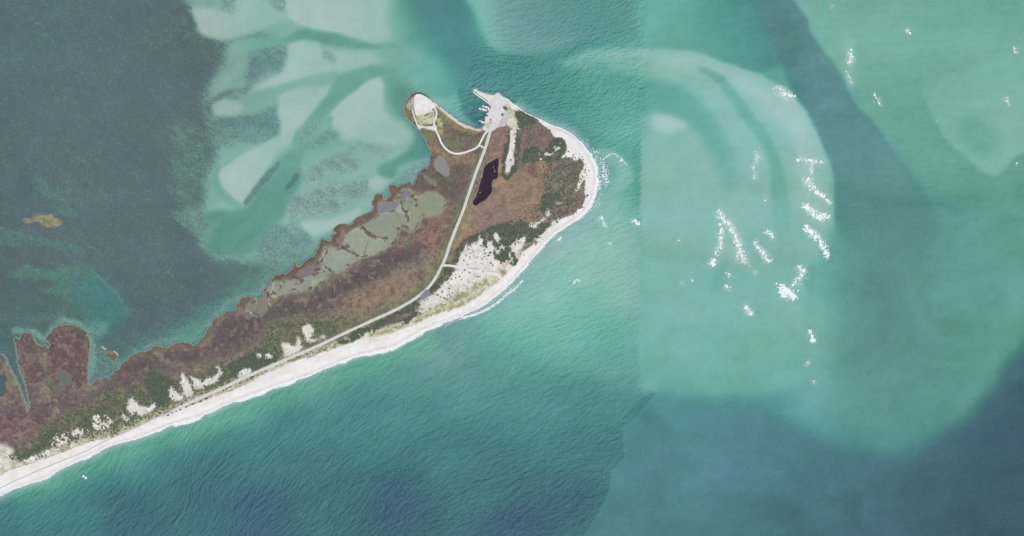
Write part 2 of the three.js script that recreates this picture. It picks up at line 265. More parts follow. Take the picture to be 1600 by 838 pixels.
bed([[[322, 160], [345, 145], [372, 140], [396, 130], [392, 138], [360, 150], [338, 158], [328, 172], [340, 186], [372, 188], [392, 184], [392, 192], [350, 195], [326, 184]]], { g: 0.75, blur: 4, warp: 5 });
bed([[[392, 190], [410, 176], [432, 168], [436, 200], [425, 222], [400, 224], [380, 215]]], { g: 0.62, d: 0.5, blur: 6, warp: 7 });
bed([[[433, 152], [456, 140], [490, 134], [516, 134], [502, 160], [482, 186], [458, 212], [440, 214], [437, 190], [435, 170]]], { ramp: [470, 140, 450, 200, 0.2, 0.08], g: 0, blur: 3, warp: 1.5 });
bed([[[455, 215], [480, 187], [500, 162], [515, 142], [530, 118], [548, 110], [580, 104], [610, 98], [640, 92], [660, 100], [640, 112], [610, 113], [590, 120], [570, 127], [555, 140], [530, 162], [510, 182], [490, 206], [468, 228]]], { ramp: [620, 100, 500, 190, 0.95, 0.72], g: 0, blur: 2.5, warp: 1 });
bed([[[600, 122], [622, 110], [645, 112], [645, 140], [634, 160], [628, 180], [618, 185], [608, 165], [602, 145]]], { d: 0.85, g: 0, blur: 6 });
bed([[[512, 186], [530, 163], [555, 141], [572, 128], [592, 121], [600, 135], [598, 160], [606, 180], [628, 196], [643, 207], [638, 219], [615, 228], [590, 224], [570, 228], [548, 222], [528, 214]]], { ramp: [540, 155, 590, 215, 0.06, 0.24], g: 0, blur: 2.5, warp: 1 });
bed([[[470, 205], [500, 188], [512, 186], [524, 205], [526, 222], [500, 232], [478, 232]]], { g: 0.45, d: 0.45, blur: 5, warp: 6 });
bed([[[538, 222], [556, 222], [580, 228], [610, 230], [630, 224], [618, 240], [590, 246], [562, 242], [545, 236]]], { g: 0.36, d: 0.3, blur: 5, warp: 6 });
bed([[[512, 182], [490, 206], [465, 226], [440, 246], [424, 264], [402, 296], [382, 324], [332, 331], [318, 338], [320, 385], [360, 398], [412, 386], [430, 350], [450, 325], [462, 298], [470, 275], [468, 250], [488, 222], [520, 190]]], { ramp: [490, 210, 380, 360, 0.62, 1.2], g: 0, blur: 3, warp: 2 });
bed([[[342, 272], [352, 260], [385, 238], [412, 222], [440, 211], [460, 207], [450, 226], [430, 244], [416, 266], [400, 287], [385, 306], [374, 318], [358, 303], [346, 288]]], { ramp: [350, 275, 430, 235, 0.03, 0.2], g: 0, blur: 2, warp: 1.2 });
bed([[[334, 262], [344, 262], [340, 274], [346, 292], [360, 307], [374, 320], [366, 326], [346, 308], [334, 290]]], { d: 0.6, g: 0, blur: 3 });
bed([[[438, 250], [432, 268], [416, 288], [398, 308], [384, 320], [380, 316], [400, 292], [418, 268]]], { g: 0.9, d: 0.35, blur: 1.8, warp: 2 });
bed([[[462, 270], [466, 276], [456, 290], [446, 298], [448, 288]]], { g: 0.9, blur: 1.5, warp: 2 });
bed([[[467, 281], [485, 260], [517, 241], [542, 235], [556, 243], [567, 257], [555, 267], [517, 277], [492, 283]]], { g: 0.52, d: 0.25, blur: 5, warp: 7 });
bed([[[442, 336], [455, 306], [492, 295], [555, 279], [583, 285], [576, 300], [542, 322], [505, 341], [467, 341]]], { g: 0.52, d: 0.22, blur: 5, warp: 6 });
bed([[[405, 365], [442, 342], [474, 352], [487, 372], [472, 392], [445, 408], [420, 412], [398, 402], [396, 384]]], { g: 0.58, d: 0.35, blur: 6, warp: 7 });
bed([[[470, 347], [505, 345], [530, 337], [556, 326], [580, 310], [578, 328], [545, 349], [512, 362], [490, 368], [476, 360]]], { d: 0.12, g: 0.02, blur: 3, warp: 2 });
bed([[[560, 322], [578, 308], [596, 290], [606, 276], [622, 270], [610, 288], [596, 302], [584, 318], [570, 334]]], { d: 0.34, g: 0, blur: 2 });
bed([[[575, 288], [590, 272], [604, 270], [612, 280], [600, 292], [585, 300]]], { d: 0.18, g: 0, blur: 3 });
bed([[[612, 148], [620, 175], [640, 196], [649, 210], [646, 226], [630, 240], [610, 252], [594, 258], [590, 272], [605, 279], [616, 276], [622, 262], [640, 252], [662, 247], [672, 235], [668, 215], [656, 200], [640, 190], [630, 172], [636, 150], [650, 138], [630, 132]]], { d: 1.15, g: 0.05, blur: 2.5, warp: 1 });
bed([[[622, 275], [648, 258], [670, 250], [672, 262], [655, 268], [646, 290], [625, 290]]], { d: 0.35, g: 0.4, blur: 5, warp: 3 });
// --- around the tip: inner cove, harbour, inlet throat
bed([[[590, 70], [616, 70], [650, 80], [690, 100], [712, 128], [700, 150], [670, 148], [640, 140], [625, 120], [600, 100]]], { ramp: [620, 80, 690, 140, 0.55, 0.72], g: 0, blur: 8 });
bed([[[636, -40], [650, 30], [676, 72], [702, 98], [716, 125], [716, 150], [730, 140], [775, 140], [830, 170], [880, 196], [930, 220], [935, 160], [900, 128], [860, 108], [880, 96], [905, 84], [840, 88], [795, 90], [770, 82], [752, 60], [741, 30], [734, -40]]], { ramp: [710, 80, 970, 180, 2.3, 0.95], g: 0, blur: 16 });
bed([[[735, -40], [745, 30], [755, 60], [772, 80], [800, 86], [840, 80], [880, 70], [930, 55], [1012, 40], [1012, -40]]], { ramp: [745, 40, 900, 20, 0.42, 0.78], g: 0, blur: 5, warp: 3 });
bed([[[800, 78], [840, 66], [880, 56], [905, 62], [880, 76], [840, 86]]], { d: 0.48, blur: 7, o: 0.8 });
bed([[[870, 99], [896, 87], [920, 75], [950, 78], [980, 79], [1012, 78], [1012, 112], [980, 112], [935, 118], [895, 108]]], { ramp: [950, 78, 956, 120, 0.45, 0.9], g: 0, blur: 3.5, warp: 1 });
bed([[[668, 150], [700, 150], [714, 140], [716, 158], [723, 176], [745, 195], [735, 200], [700, 180], [680, 165]]], { ramp: [712, 160, 690, 172, 0.62, 0.4], g: 0, blur: 1.5 });
bed([[[716, 140], [736, 136], [745, 146], [768, 165], [762, 185], [755, 198], [745, 194], [724, 177], [717, 158]]], { d: 1.6, g: 0.3, blur: 1.6 });
bed([[[928, 240], [955, 234], [975, 248], [989, 268], [985, 286], [960, 306], [932, 318]]], { d: 0.34, g: 0, blur: 4, warp: 2 });
bed([[[938, 252], [955, 258], [962, 274], [950, 292], [940, 300]]], { d: 0.6, blur: 5 });
bed([[[985, 230], [1006, 230], [1006, 320], [990, 310], [998, 280]]], { d: 0.95, blur: 6 });
// --- ebb delta, east
bed([[[1000, -40], [1160, -40], [1195, 50], [1220, 95], [1180, 110], [1110, 86], [1070, 78], [1000, 76]]], { ramp: [1060, 30, 1205, 30, 0.75, 1.8], g: 0, blur: 4 });
bed([[[1000, 300], [1000, 110], [1000, 86], [1002, 78], [1020, 77], [1045, 77.5], [1072, 79], [1112, 89], [1148, 103], [1185, 115], [1217, 131], [1241, 147], [1257, 167], [1273, 195], [1289, 231], [1301, 264], [1305, 297], [1305, 336], [1303, 380], [1300, 430], [1296, 480], [1290, 540], [1270, 600], [1180, 616], [1100, 615], [1030, 612], [1010, 606], [1002, 590], [1000, 540]]], { ramp: [1200, 330, 1180, 610, 0.34, 0.65], g: 0, blur: 2.2, warp: 1.5 });
bed([[[1030, 86], [1090, 90], [1150, 112], [1200, 134], [1238, 154], [1262, 196], [1285, 250], [1290, 320], [1270, 330], [1255, 260], [1225, 200], [1180, 160], [1120, 118], [1060, 104], [1030, 100]]], { d: 0.12, blur: 9, o: 0.9 });
bed([[[1210, 134], [1232, 142], [1246, 158], [1232, 160], [1214, 148]]], { d: 0.06, blur: 4 });
bed([[[1240, 250], [1284, 250], [1300, 290], [1302, 400], [1280, 400], [1256, 330], [1244, 280]]], { d: 0.2, blur: 9, o: 0.8 });
bed([[[1000, 126], [1040, 132], [1072, 144], [1098, 163], [1118, 188], [1134, 215], [1148, 250], [1152, 290], [1138, 300], [1124, 268], [1110, 240], [1094, 210], [1074, 190], [1050, 180], [1020, 175], [1000, 176]]], { ramp: [1030, 150, 1140, 280, 0.95, 0.5], g: 0, blur: 6 });
bed([[[1020, 181], [1040, 180], [1062, 188], [1074, 198], [1050, 206], [1022, 200]]], { d: 0.12, blur: 3.5, warp: 2 });
bed([[[1088, 104], [1124, 133], [1152, 174], [1180, 214], [1198, 245], [1204, 285], [1206, 330], [1213, 372], [1222, 405], [1238, 400], [1236, 350], [1232, 300], [1222, 258], [1206, 222], [1184, 186], [1154, 146], [1122, 116]]], { ramp: [1190, 260, 1228, 395, 0.66, 0.4], g: 0, blur: 3 });
bed([[[1115, 330], [1140, 338], [1165, 370], [1178, 408], [1150, 412], [1120, 418], [1112, 380]]], { d: 0.28, blur: 8 });
bed([[[1140, 400], [1128, 440], [1120, 470], [1104, 480], [1112, 440]]], { d: 0.72, blur: 5 });
bed([[[1262, 420], [1276, 420], [1276, 500], [1262, 520], [1258, 470]]], { d: 0.95, blur: 4 });
bed([[[1272, 430], [1300, 420], [1318, 450], [1310, 560], [1280, 560]]], { d: 0.75, blur: 8 });
bed([[[1005, 595], [1060, 606], [1120, 606], [1180, 600], [1215, 580], [1230, 600], [1200, 618], [1120, 618], [1060, 618], [1005, 612]]], { d: 0.42, blur: 4, warp: 2 });
bed([[[1160, -40], [1192, 50], [1218, 92], [1241, 146], [1258, 168], [1275, 198], [1290, 232], [1302, 265], [1306, 300], [1307, 345], [1330, 420], [1380, 480], [1430, 440], [1470, 360], [1440, 290], [1398, 235], [1372, 198], [1347, 172], [1331, 148], [1319, 120], [1299, 92], [1273, 60], [1265, 36], [1269, -40]]], { ramp: [1290, 150, 1385, 390, 1.9, 1.25], g: 0, blur: 2.6, warp: 1 });
bed([[[1268, -40], [1264, 36], [1272, 60], [1298, 92], [1318, 120], [1330, 148], [1346, 172], [1371, 197], [1396, 232], [1430, 272], [1480, 330], [1640, 380], [1710, 330], [1710, -70]]], { ramp: [1400, 60, 1470, 320, 0.62, 1.22], g: 0, blur: 2, warp: 2 });
bed([[[1318, 50], [1336, 64], [1336, 100], [1330, 140], [1318, 110]]], { d: 0.46, blur: 5 });
bed([[[1440, 120], [1463, 190], [1477, 216], [1501, 240], [1541, 272], [1566, 268], [1600, 240], [1710, 220], [1710, -70], [1480, -70]]], { ramp: [1560, 200, 1480, 40, 0.5, 0.7], g: 0, blur: 3, warp: 3 });
bed([[[1500, 180], [1540, 190], [1560, 225], [1535, 245], [1505, 225]]], { d: 0.75, blur: 9 });
bed([[[1300, 400], [1400, 470], [1500, 340], [1640, 330], [1660, 470], [1590, 545], [1540, 615], [1480, 665], [1400, 697], [1300, 690], [1220, 650], [1190, 612], [1290, 600]]], { ramp: [1380, 480, 1560, 480, 1.2, 0.95], g: 0, blur: 9 });
bed([[[1570, 420], [1600, 410], [1600, 520], [1560, 580], [1510, 640], [1480, 655], [1530, 580], [1560, 500]]], { d: 0.82, blur: 9 });
bed([[[1020, 619], [1120, 620], [1200, 622], [1250, 664], [1320, 694], [1400, 702], [1490, 670], [1550, 618], [1600, 545], [1720, 400], [1720, 920], [860, 920], [960, 760], [985, 680]]], { ramp: [1150, 640, 1500, 838, 2.0, 3.4], g: 0, blur: 12, warp: 8 });
bed([[[1190, 610], [1260, 620], [1400, 640], [1500, 620], [1480, 668], [1400, 702], [1320, 696], [1250, 670]]], { d: 1.15, blur: 16 });
bed([[[1285, 380], [1335, 380], [1335, 640], [1240, 640], [1268, 520]]], { ramp: [1270, 500, 1330, 500, 0.75, 1.1], blur: 14 });
bed([[[1010, 470], [1290, 470], [1270, 612], [1010, 608]]], { ramp: [1150, 470, 1150, 610, 0.4, 0.68], blur: 22, o: 0.8 });
bed([widePath([[1020, 500], [1060, 470], [1110, 470], [1160, 510], [1220, 520]], 12), widePath([[1020, 560], [1090, 540], [1170, 555], [1250, 540]], 14)], { d: 0.45, blur: 10, o: 0.6, warp: 6 });
SR.all((o, x, y) => { if (x > 990) dep[o] *= 1 + smooth(990, 1030, x) * (0.34 * (fbm(x * 0.02 + 3 * fbm(x * 0.01, y * 0.01, 2, 81), y * 0.035, 4, 82) - 0.5) + 0.14 * (fbm(x * 0.12, y * 0.16, 3, 83) - 0.5)); else if (x < 660 && y < 420) dep[o] *= 1 + 0.5 * (fbm(x * 0.03 + y * 0.012, y * 0.06 + x * 0.03, 4, 84) - 0.5); });
bed([[[930, 82], [1006, 79], [1012, 122], [970, 116]]], { ramp: [990, 80, 985, 124, 0.28, 0.6], blur: 4, o: 0.85 });
bed([[[950, 132], [1008, 126], [1008, 178], [960, 170]]], { d: 1.0, blur: 9, o: 0.8 });
bed([[[950, 196], [1008, 184], [1008, 214], [965, 222]]], { d: 0.6, blur: 8, o: 0.8 });
bed([widePath([[1320, 260], [1370, 360], [1400, 470], [1370, 590]], [40, 90])], { d: 1.35, blur: 26, o: 0.7 });
// --- bare patches among the grass of the sound
bed([[[50, 273], [60, 275], [80, 292], [100, 312], [117, 330], [118, 346], [104, 345], [85, 325], [65, 300]]], { d: 1.2, g: 0.55, blur: 3.5, warp: 4 });
bed([[[-60, 352], [20, 358], [50, 367], [90, 373], [115, 383], [132, 400], [110, 393], [80, 388], [40, 386], [0, 381], [-60, 388]]], { d: 1.15, g: 0.52, blur: 3, warp: 3 });
bed([[[8, 432], [40, 416], [70, 420], [110, 417], [130, 414], [150, 424], [172, 445], [190, 470], [200, 490], [198, 500], [175, 508], [160, 530], [145, 527], [130, 500], [110, 475], [85, 460], [63, 452], [70, 447], [95, 442], [60, 435], [30, 435]]], { ramp: [100, 440, 165, 480, 1.15, 1.7], g: 0.42, blur: 3, warp: 3 });
bed([[[125, 500], [150, 498], [172, 505], [158, 530], [143, 525]]], { d: 0.6, blur: 5 });
bed([widePath([[140, 418], [160, 436], [178, 455], [190, 472], [199, 490]], 3)], { d: 0.5, blur: 1.5, warp: 0.5 });
bed([[[30, 500], [90, 490], [130, 505], [145, 545], [140, 600], [165, 590], [190, 568], [160, 545], [150, 520], [140, 500]]], { d: 0.5, g: 0.6, blur: 5, warp: 5 });
bed([widePath([[20, 520], [45, 514], [70, 532], [82, 508], [110, 502], [132, 510], [145, 540], [143, 590]], 9)], { d: 0.45, g: 0.3, blur: 3, warp: 4 });
bed([widePath([[185, 575], [215, 548], [250, 535], [300, 533], [322, 512], [340, 490], [370, 468], [400, 455], [425, 430], [455, 410], [480, 402]], 8)], { d: 0.45, g: 0.4, blur: 3, warp: 6 });
bed([[[260, 200], [300, 190], [330, 240], [320, 300], [290, 330], [270, 280]]], { g: 0.62, blur: 14, warp: 8 });
bed([[[272, 330], [320, 330], [322, 380], [300, 370]]], { g: 0.45, d: 0.5, blur: 5, warp: 6 });
bed([[[300, 385], [350, 390], [400, 405], [410, 412], [380, 408], [330, 396]]], { g: 0.35, blur: 4, warp: 5 });
bed([[[30, 352], [60, 356], [100, 358], [80, 368], [40, 366]]], { g: 0.95, d: 0.25, blur: 5 });

// ---------------------------------------------------------------- sea bed and sea
const SEAM = [[1010, -80], [1010, 0], [1006, 80], [1010, 130], [1008, 250], [1005, 330], [1003, 420], [1000, 480], [998, 560], [1003, 590], [1025, 617], [1000, 645], [972, 668], [974, 690], [976, 715], [955, 735], [952, 770], [935, 800], [908, 842], [860, 920]];
const calm = SR.full([[...SEAM, [1800, 940], [1800, -90]]], { raw: true, blur: 0.6 });        // smoother, paler water; its made-up front follows an image mosaic seam
const DEPTH_M = 3;                                                // metres of water for one unit of the depth map
{
  const col = new Float32Array(N * 3), sand = [0.57, 0.585, 0.52], sand2 = [0.5, 0.515, 0.455], weed = A(62, 64, 48), weed2 = A(84, 78, 62), pale = A(128, 128, 112);
  SR.all((o, x, y) => {
    const n = fbm(x * 0.05, y * 0.05, 4, 21), fine = vn(x * 0.7, y * 0.7, 5) * 0.5 + vn(x * 0.33, y * 0.33, 6) * 0.5;
    const speck = lerp(0.5, fbm((x + y) * 0.05, (y - x * 0.7) * 0.16, 3, 33), 0.7) * 0.45 + vn(x * 0.85, y * 0.85, 35) * 0.55, g = grass[o];
    const w = g <= 0.001 ? 0 : smooth(0.0, 1.0, g * 1.02 + (speck - 0.5) * 1.25 * smooth(0, 0.4, g));
    const k = 1 + 0.09 * (fine - 0.5), delta = 0.75 * smooth(310, 380, x);
    for (let c = 0; c < 3; c++) col[o * 3 + c] = lerp(lerp(sand[c], sand2[c], n) * k, lerp(lerp(weed[c], weed2[c], fbm(x * 0.03, y * 0.03, 2, 44)), pale[c], delta), w);
  });
  const tex = colourTexture(col, SR.w, SR.h);
  // one grid, coarser outside the mapped area
  const xs = [], ys = [];
  for (let x = -700; x < -100; x += 60) xs.push(x); for (let x = -100; x <= 1700; x += 2.5) xs.push(x); for (let x = 1760; x <= 2300; x += 60) xs.push(x);
  for (let y = -600; y < -60; y += 60) ys.push(y); for (let y = -60; y <= 900; y += 2.5) ys.push(y); for (let y = 960; y <= 1440; y += 60) ys.push(y);
  const pos = new Float32Array(xs.length * ys.length * 3), uv = new Float32Array(xs.length * ys.length * 2), idx = [];
  let o = 0;
  for (const y of ys) for (const x of xs) {
    const d = SR.at(dep, x, y), l = SR.at(dInSea, x, y) / SR.k, near = smooth(0, 4, SR.at(dCoast, x, y) / SR.k), v = -Math.max(0.12, Math.min(d, lerp(0.28, 9, near * near))) * DEPTH_M - 3 * smooth(3, 9, l);
    pos.set([(x - 800) * S, v, (y - 419) * S], o * 3);
    uv.set([(x - SR.x0) * SR.k / SR.w, (y - SR.y0) * SR.k / SR.h], o * 2); o++;
  }
  for (let j = 0; j < ys.length - 1; j++) for (let i = 0; i < xs.length - 1; i++) { const a = j * xs.length + i, b = a + 1, c = a + xs.length, d = c + 1; idx.push(a, c, b, b, c, d); }
  const g = new THREE.BufferGeometry();
  g.setAttribute('position', new THREE.BufferAttribute(pos, 3)); g.setAttribute('uv', new THREE.BufferAttribute(uv, 2)); g.setIndex(idx); g.computeVertexNormals();
  struct(new THREE.Mesh(g, new THREE.MeshStandardMaterial({ map: tex, roughness: 1 })), 'sea_bed');
}
const TURBID = 0.33;                                               // share of the light that the silt near the surface sends back
const silt = new Float32Array(N * 3);
const T = (r, g, b) => A(r, g, b).map((v) => v / TURBID);
{
  const put = (polys, col, opt = {}) => { const m = SR.mask(polys, { blur: 20, warp: 6, wf: 0.03, ...opt }), c = T(...col), q = opt.o ?? 1; SR.each(m, (t, i) => { for (let e = 0; e < 3; e++) silt[i * 3 + e] = lerp(silt[i * 3 + e], c[e], t * q); }); };
  const ocean = T(68, 94, 118), sound = T(85, 99, 106), east = T(80, 114, 134);
  SR.all((o, x, y) => {
    const side = (y - 300) + (x - 600) * 0.62, west = 1 - smooth(-40, 120, side + (x > 600 ? (x - 600) * 2 : 0));
    for (let e = 0; e < 3; e++) silt[o * 3 + e] = lerp(lerp(ocean[e], sound[e], west), east[e], calm[o]);
  });
  put([[[590, -60], [760, -60], [800, 90], [1000, 60], [1000, 240], [900, 200], [770, 150], [720, 190], [640, 150], [620, 60]]], [82, 124, 134], { blur: 14 });
  put([[[1280, -60], [1272, 60], [1330, 148], [1420, 260], [1500, 330], [1710, 360], [1710, -60]]], [90, 124, 126], { blur: 8 });
  put([[[1320, 330], [1480, 330], [1640, 330], [1660, 500], [1560, 600], [1440, 690], [1300, 640], [1300, 430]]], [82, 112, 124], { blur: 24 });
  put([[[1240, 700], [1400, 712], [1500, 680], [1600, 560], [1720, 480], [1720, 920], [1180, 920]]], [70, 98, 118], { blur: 50 });
  put([[[1540, 640], [1720, 560], [1720, 920], [1400, 920], [1440, 790]]], [58, 80, 99], { blur: 50, o: 0.9 });  // vignette shade painted into the water colour of the deep corner
  put([[[120, 440], [160, 440], [198, 488], [150, 525]]], [74, 116, 128], { blur: 10, o: 0.7 });
  put([[[0, 470], [140, 470], [200, 520], [300, 520], [330, 490], [330, 530], [200, 570], [0, 560]]], [78, 104, 106], { blur: 16, o: 0.6 });
  put([[[1004, -60], [1160, -60], [1250, 160], [1310, 300], [1300, 470], [1260, 600], [1030, 612], [1003, 590], [1000, 480], [1005, 330], [1008, 200]]], [82, 124, 132], { blur: 6, o: 0.9 });
  for (const [, pts, w, dens] of BREAKERS) { const m = SR.mask([pts.length > 1 ? widePath(pts, w * 2.4 + 4) : [[-1, -1], [1, -1], [1, 1], [-1, 1]].map(([a, b]) => [pts[0][0] + a * (w + 1), pts[0][1] + b * (w + 1)])], { blur: 3.5, warp: 3, wf: 0.15 }), c = T(188, 214, 206); SR.each(m, (t, i, x, y) => { t *= 0.75 * Math.min(1, 0.4 + 0.6 * dens) * smooth(0.3, 0.7, fbm(x * 0.2, y * 0.2, 3, 74)); for (let e = 0; e < 3; e++) silt[i * 3 + e] = lerp(silt[i * 3 + e], Math.min(0.95, c[e]), t); }); }
  put([[[60, 60], [250, 20], [300, 150], [320, 330], [260, 420], [150, 400], [40, 300]]], [90, 108, 114], { blur: 40, o: 0.6 });
  put([[[-60, -60], [240, -60], [200, 40], [60, 120], [-60, 160]]], [83, 106, 111], { blur: 30, o: 0.7 });
  put([[[740, 500], [830, 420], [930, 320], [950, 220], [1006, 210], [1004, 330], [1002, 430], [998, 560], [900, 570], [800, 570]]], [76, 128, 132], { blur: 26, o: 0.9 });
  put([widePath([[20, 780], [120, 735], [240, 692], [330, 660], [450, 612], [560, 572], [680, 530]], [26, 40])], [84, 128, 120], { blur: 10, warp: 5, wf: 0.06, o: 0.75 });
  put([[[1310, 240], [1400, 240], [1480, 350], [1450, 560], [1340, 620], [1312, 420]]], [86, 112, 126], { blur: 34, o: 0.9 });
  put([[[1165, -60], [1195, 40], [1222, 92], [1258, 168], [1290, 232], [1304, 290], [1345, 300], [1420, 300], [1398, 235], [1331, 148], [1273, 60], [1269, -60]]], [90, 117, 130], { blur: 7, warp: 1, o: 0.9 });
  put([[[330, -60], [640, -60], [640, 160], [650, 260], [560, 330], [470, 390], [330, 390], [340, 220], [420, 150], [380, 70]]], [88, 118, 126], { blur: 16, o: 0.85 });
  const bump = new Float32Array(N * 4);
  SR.all((o, x, y) => {
    const side = (y - 300) + (x - 600) * 0.62 + (x > 640 ? (x - 640) * 1.6 : 0), sea = smooth(-20, 90, side), c = calm[o];
    const wx = x + 26 * (fbm(x * 0.012, y * 0.012, 2, 51) - 0.5), wy = y + 26 * (fbm(x * 0.012, y * 0.012, 2, 52) - 0.5);
    const turn = lerp(0.86, 0.42, smooth(150, 1000, x)), cr = Math.cos(turn), sr = Math.sin(turn), u = (wx - 600) * cr - (wy - 620) * sr, v = (wx - 600) * sr + (wy - 620) * cr;           // along and across the crests
    const inlet = smooth(300, 140, y) * (1 - c);
    const swell = (vn(u * 0.03, v * 0.12, 61) - 0.5) * 0.5, sea1 = (vn(u * 0.08, v * 0.25, 62) - 0.5) * 0.85, chop = (vn(u * 0.16, v * 0.44, 63) - 0.5) * 1.15 + (vn(x * 0.5, y * 0.55, 64) - 0.5) * 0.9;
    const patch = 0.5 + 1.0 * fbm(x * 0.015, y * 0.015, 3, 65);
    let h = sea * ((swell + sea1) * (1 - 0.75 * inlet) * patch + chop * (0.7 + 0.5 * inlet));
    h *= 1 - 0.88 * c;
    h += (1 - sea) * 0.34 * (vn(x * 0.55, y * 0.55, 66) - 0.5) + c * (0.2 * (vn(u * 0.2 + y * 0.1, v * 0.45, 67) - 0.5) + 0.3 * smooth(500, 250, y) * (vn(x * 0.045 + y * 0.02, y * 0.24, 76) - 0.5) + 0.16 * (vn(x * 0.6, y * 0.6, 77) - 0.5));
    const streak = sea * (1 - 0.8 * c) * smooth(0.6, 0.9, vn(u * 0.05, v * 0.4, 68) * 0.75 + 0.25 * vn(x * 0.4, y * 0.4, 73)) * smooth(0.42, 0.75, fbm(x * 0.02, y * 0.02, 3, 69));
    bump[o * 4] = bump[o * 4 + 1] = bump[o * 4 + 2] = h * 0.5 + 0.5; bump[o * 4 + 3] = 1;
    const drift = fbm(x * 0.012 + 5 * fbm(x * 0.006, y * 0.006, 2, 75), y * 0.02, 4, 71) - 0.5, k = 1 + 0.12 * (vn(x * 0.6, y * 0.6, 70) - 0.5) + lerp(0.22, 0.5, c) * drift + 0.14 * (fbm(x * 0.1, y * 0.1, 3, 72) - 0.5) + 0.13 * streak;
    for (let e = 0; e < 3; e++) silt[o * 3 + e] = Math.min(0.9, silt[o * 3 + e] * k + 0.015 * streak);
  });
  const mat = new THREE.MeshPhysicalMaterial({
    map: colourTexture(silt, SR.w, SR.h), bumpMap: texture(bump, SR.w, SR.h, false), bumpScale: 6.8, roughness: 0.62, specularIntensity: 0.6, ior: 1.33,
    transmission: 0.02, thickness: 10, attenuationColor: new THREE.Color().setRGB(0.706, 0.886, 0.809), attenuationDistance: 1, transparent: true, opacity: TURBID,
  });
  const g = new THREE.BoxGeometry(3000 * S, 60, 2040 * S).translate((800 - 800) * S, -30, (419 - 419) * S);
  const p = g.attributes.position, uv = g.attributes.uv;
  for (let i = 0; i < p.count; i++) uv.setXY(i, (p.getX(i) / S + 800 - SR.x0) * SR.k / SR.w, (p.getZ(i) / S + 419 - SR.y0) * SR.k / SR.h);
  struct(new THREE.Mesh(g, mat), 'sea');
}

// ---------------------------------------------------------------- the island: what covers the ground, and its height
const POOLS = [   // outline, colour, what it is
  [[[680, 248], [686.5, 243], [691, 245], [695, 250], [700, 258], [703, 265], [703, 273], [698, 277], [690, 273], [683, 268], [678, 261], [678, 254]], [152, 160, 148]],
  [[[625, 306], [630, 300], [640, 297.5], [644, 300], [641.5, 305], [634, 311], [629, 314], [626, 311]], [140, 142, 146]],
  [[[589.5, 316], [597.5, 314.5], [606, 317], [612.5, 317.5], [616, 314], [624, 315], [622.5, 322.5], [614, 329], [601, 332.5], [591, 331], [589, 322]], [148, 152, 146]],
  [[[631, 319], [637.5, 311], [645, 309], [648, 312.5], [651.5, 320], [646, 321], [641, 327], [635, 325]], [150, 166, 140]],
  [[[652, 309], [660, 304], [673, 301], [685, 303], [692, 309], [693, 322.5], [688, 332.5], [678, 338], [668, 338], [661.5, 334], [657, 336], [653, 346.5], [646.5, 357], [641, 359], [637, 352], [640, 340], [642, 330], [653, 321]], [160, 172, 138]],
  [[[568, 353], [576, 346.5], [589, 340], [597.5, 335], [610, 332], [625, 332], [633, 338], [636, 345], [634, 353], [628, 352], [621, 354], [620, 361], [621, 370], [613, 379], [606, 383], [605, 371], [593, 369.5], [580, 364], [573, 358.5]], [160, 170, 144]],
  [[[542, 368], [555, 361.5], [567, 360], [572, 366], [581, 371.5], [592, 374.5], [600, 374], [600, 386], [589, 396], [577, 397], [565, 401], [553, 393], [546, 385], [542, 377]], [170, 184, 152]],
  [[[505, 403], [510, 396], [513, 387], [521, 387], [525, 394], [535, 390], [546, 395], [556, 403], [549, 409], [538, 416], [529, 424], [520, 424], [513, 419], [506, 413]], [168, 180, 158]],
  [[[510.5, 429], [508.5, 436], [500, 440.5], [493, 438.5], [488, 436], [484, 443], [480, 450.5], [473, 455.5], [463, 453.5], [455, 451], [447, 455], [443, 460], [436, 463], [430, 463], [433, 456], [438, 450], [443, 442], [450, 441.5], [456, 444.5], [468, 444.5], [475, 439.5], [481, 432], [490, 432], [500, 427], [506, 425]], [164, 174, 150]],
  [[[420, 469], [427.5, 465], [434, 469], [432.5, 474], [427, 476], [421, 474]], [150, 142, 104]],
  [[[388, 476], [403, 472.5], [410, 462.5], [415, 456], [417, 465], [418.5, 478], [414, 485.5], [408, 491], [395, 488], [386, 482]], [150, 146, 126]],
  [[[381, 495], [388, 488.5], [393, 495], [390, 500.5], [384, 499.5]], [138, 134, 126]],
  [[[462, 428], [470, 421], [483, 418], [492, 421], [488, 428], [476, 431], [466, 434]], [142, 136, 128]],
  [[[86, 587.5], [90, 579], [98, 577.5], [110, 585], [113, 590], [109, 602], [104, 603], [96, 597], [86, 594]], [122, 128, 116]],
  [[[72, 592.5], [81, 591], [83, 599], [75, 601]], [128, 130, 116]],
  [[[79, 602.5], [94, 601], [99, 606], [88, 609], [80, 606]], [120, 128, 116]],
  [[[75, 617.5], [85, 615], [95, 617.5], [93, 621], [80, 621]], [126, 130, 108]],
  [[[43, 552.5], [50, 551], [57.5, 560], [50, 566], [42.5, 560]], [128, 126, 112]],
  [[[-30, 590], [-8, 584], [2, 585], [10, 589], [8, 602], [11, 610], [7, 619], [-4, 621], [-30, 618]], [88, 112, 104]],
];
const POND = [[778, 246], [779.5, 254], [778, 264], [778, 277], [770, 282], [768, 290], [769, 298], [764, 306], [758, 313], [750, 317], [744, 322], [738, 317], [744, 306], [750, 286], [754, 274], [756, 263], [764, 254], [772, 250]];
const LR = new Raster(-30, 125, 985, 680, 2), LN = LR.w * LR.h;
const cover = new Float32Array(LN * 3);
const shrubs = new Float32Array(LN);                               // share of ground under shrubs, for planting them
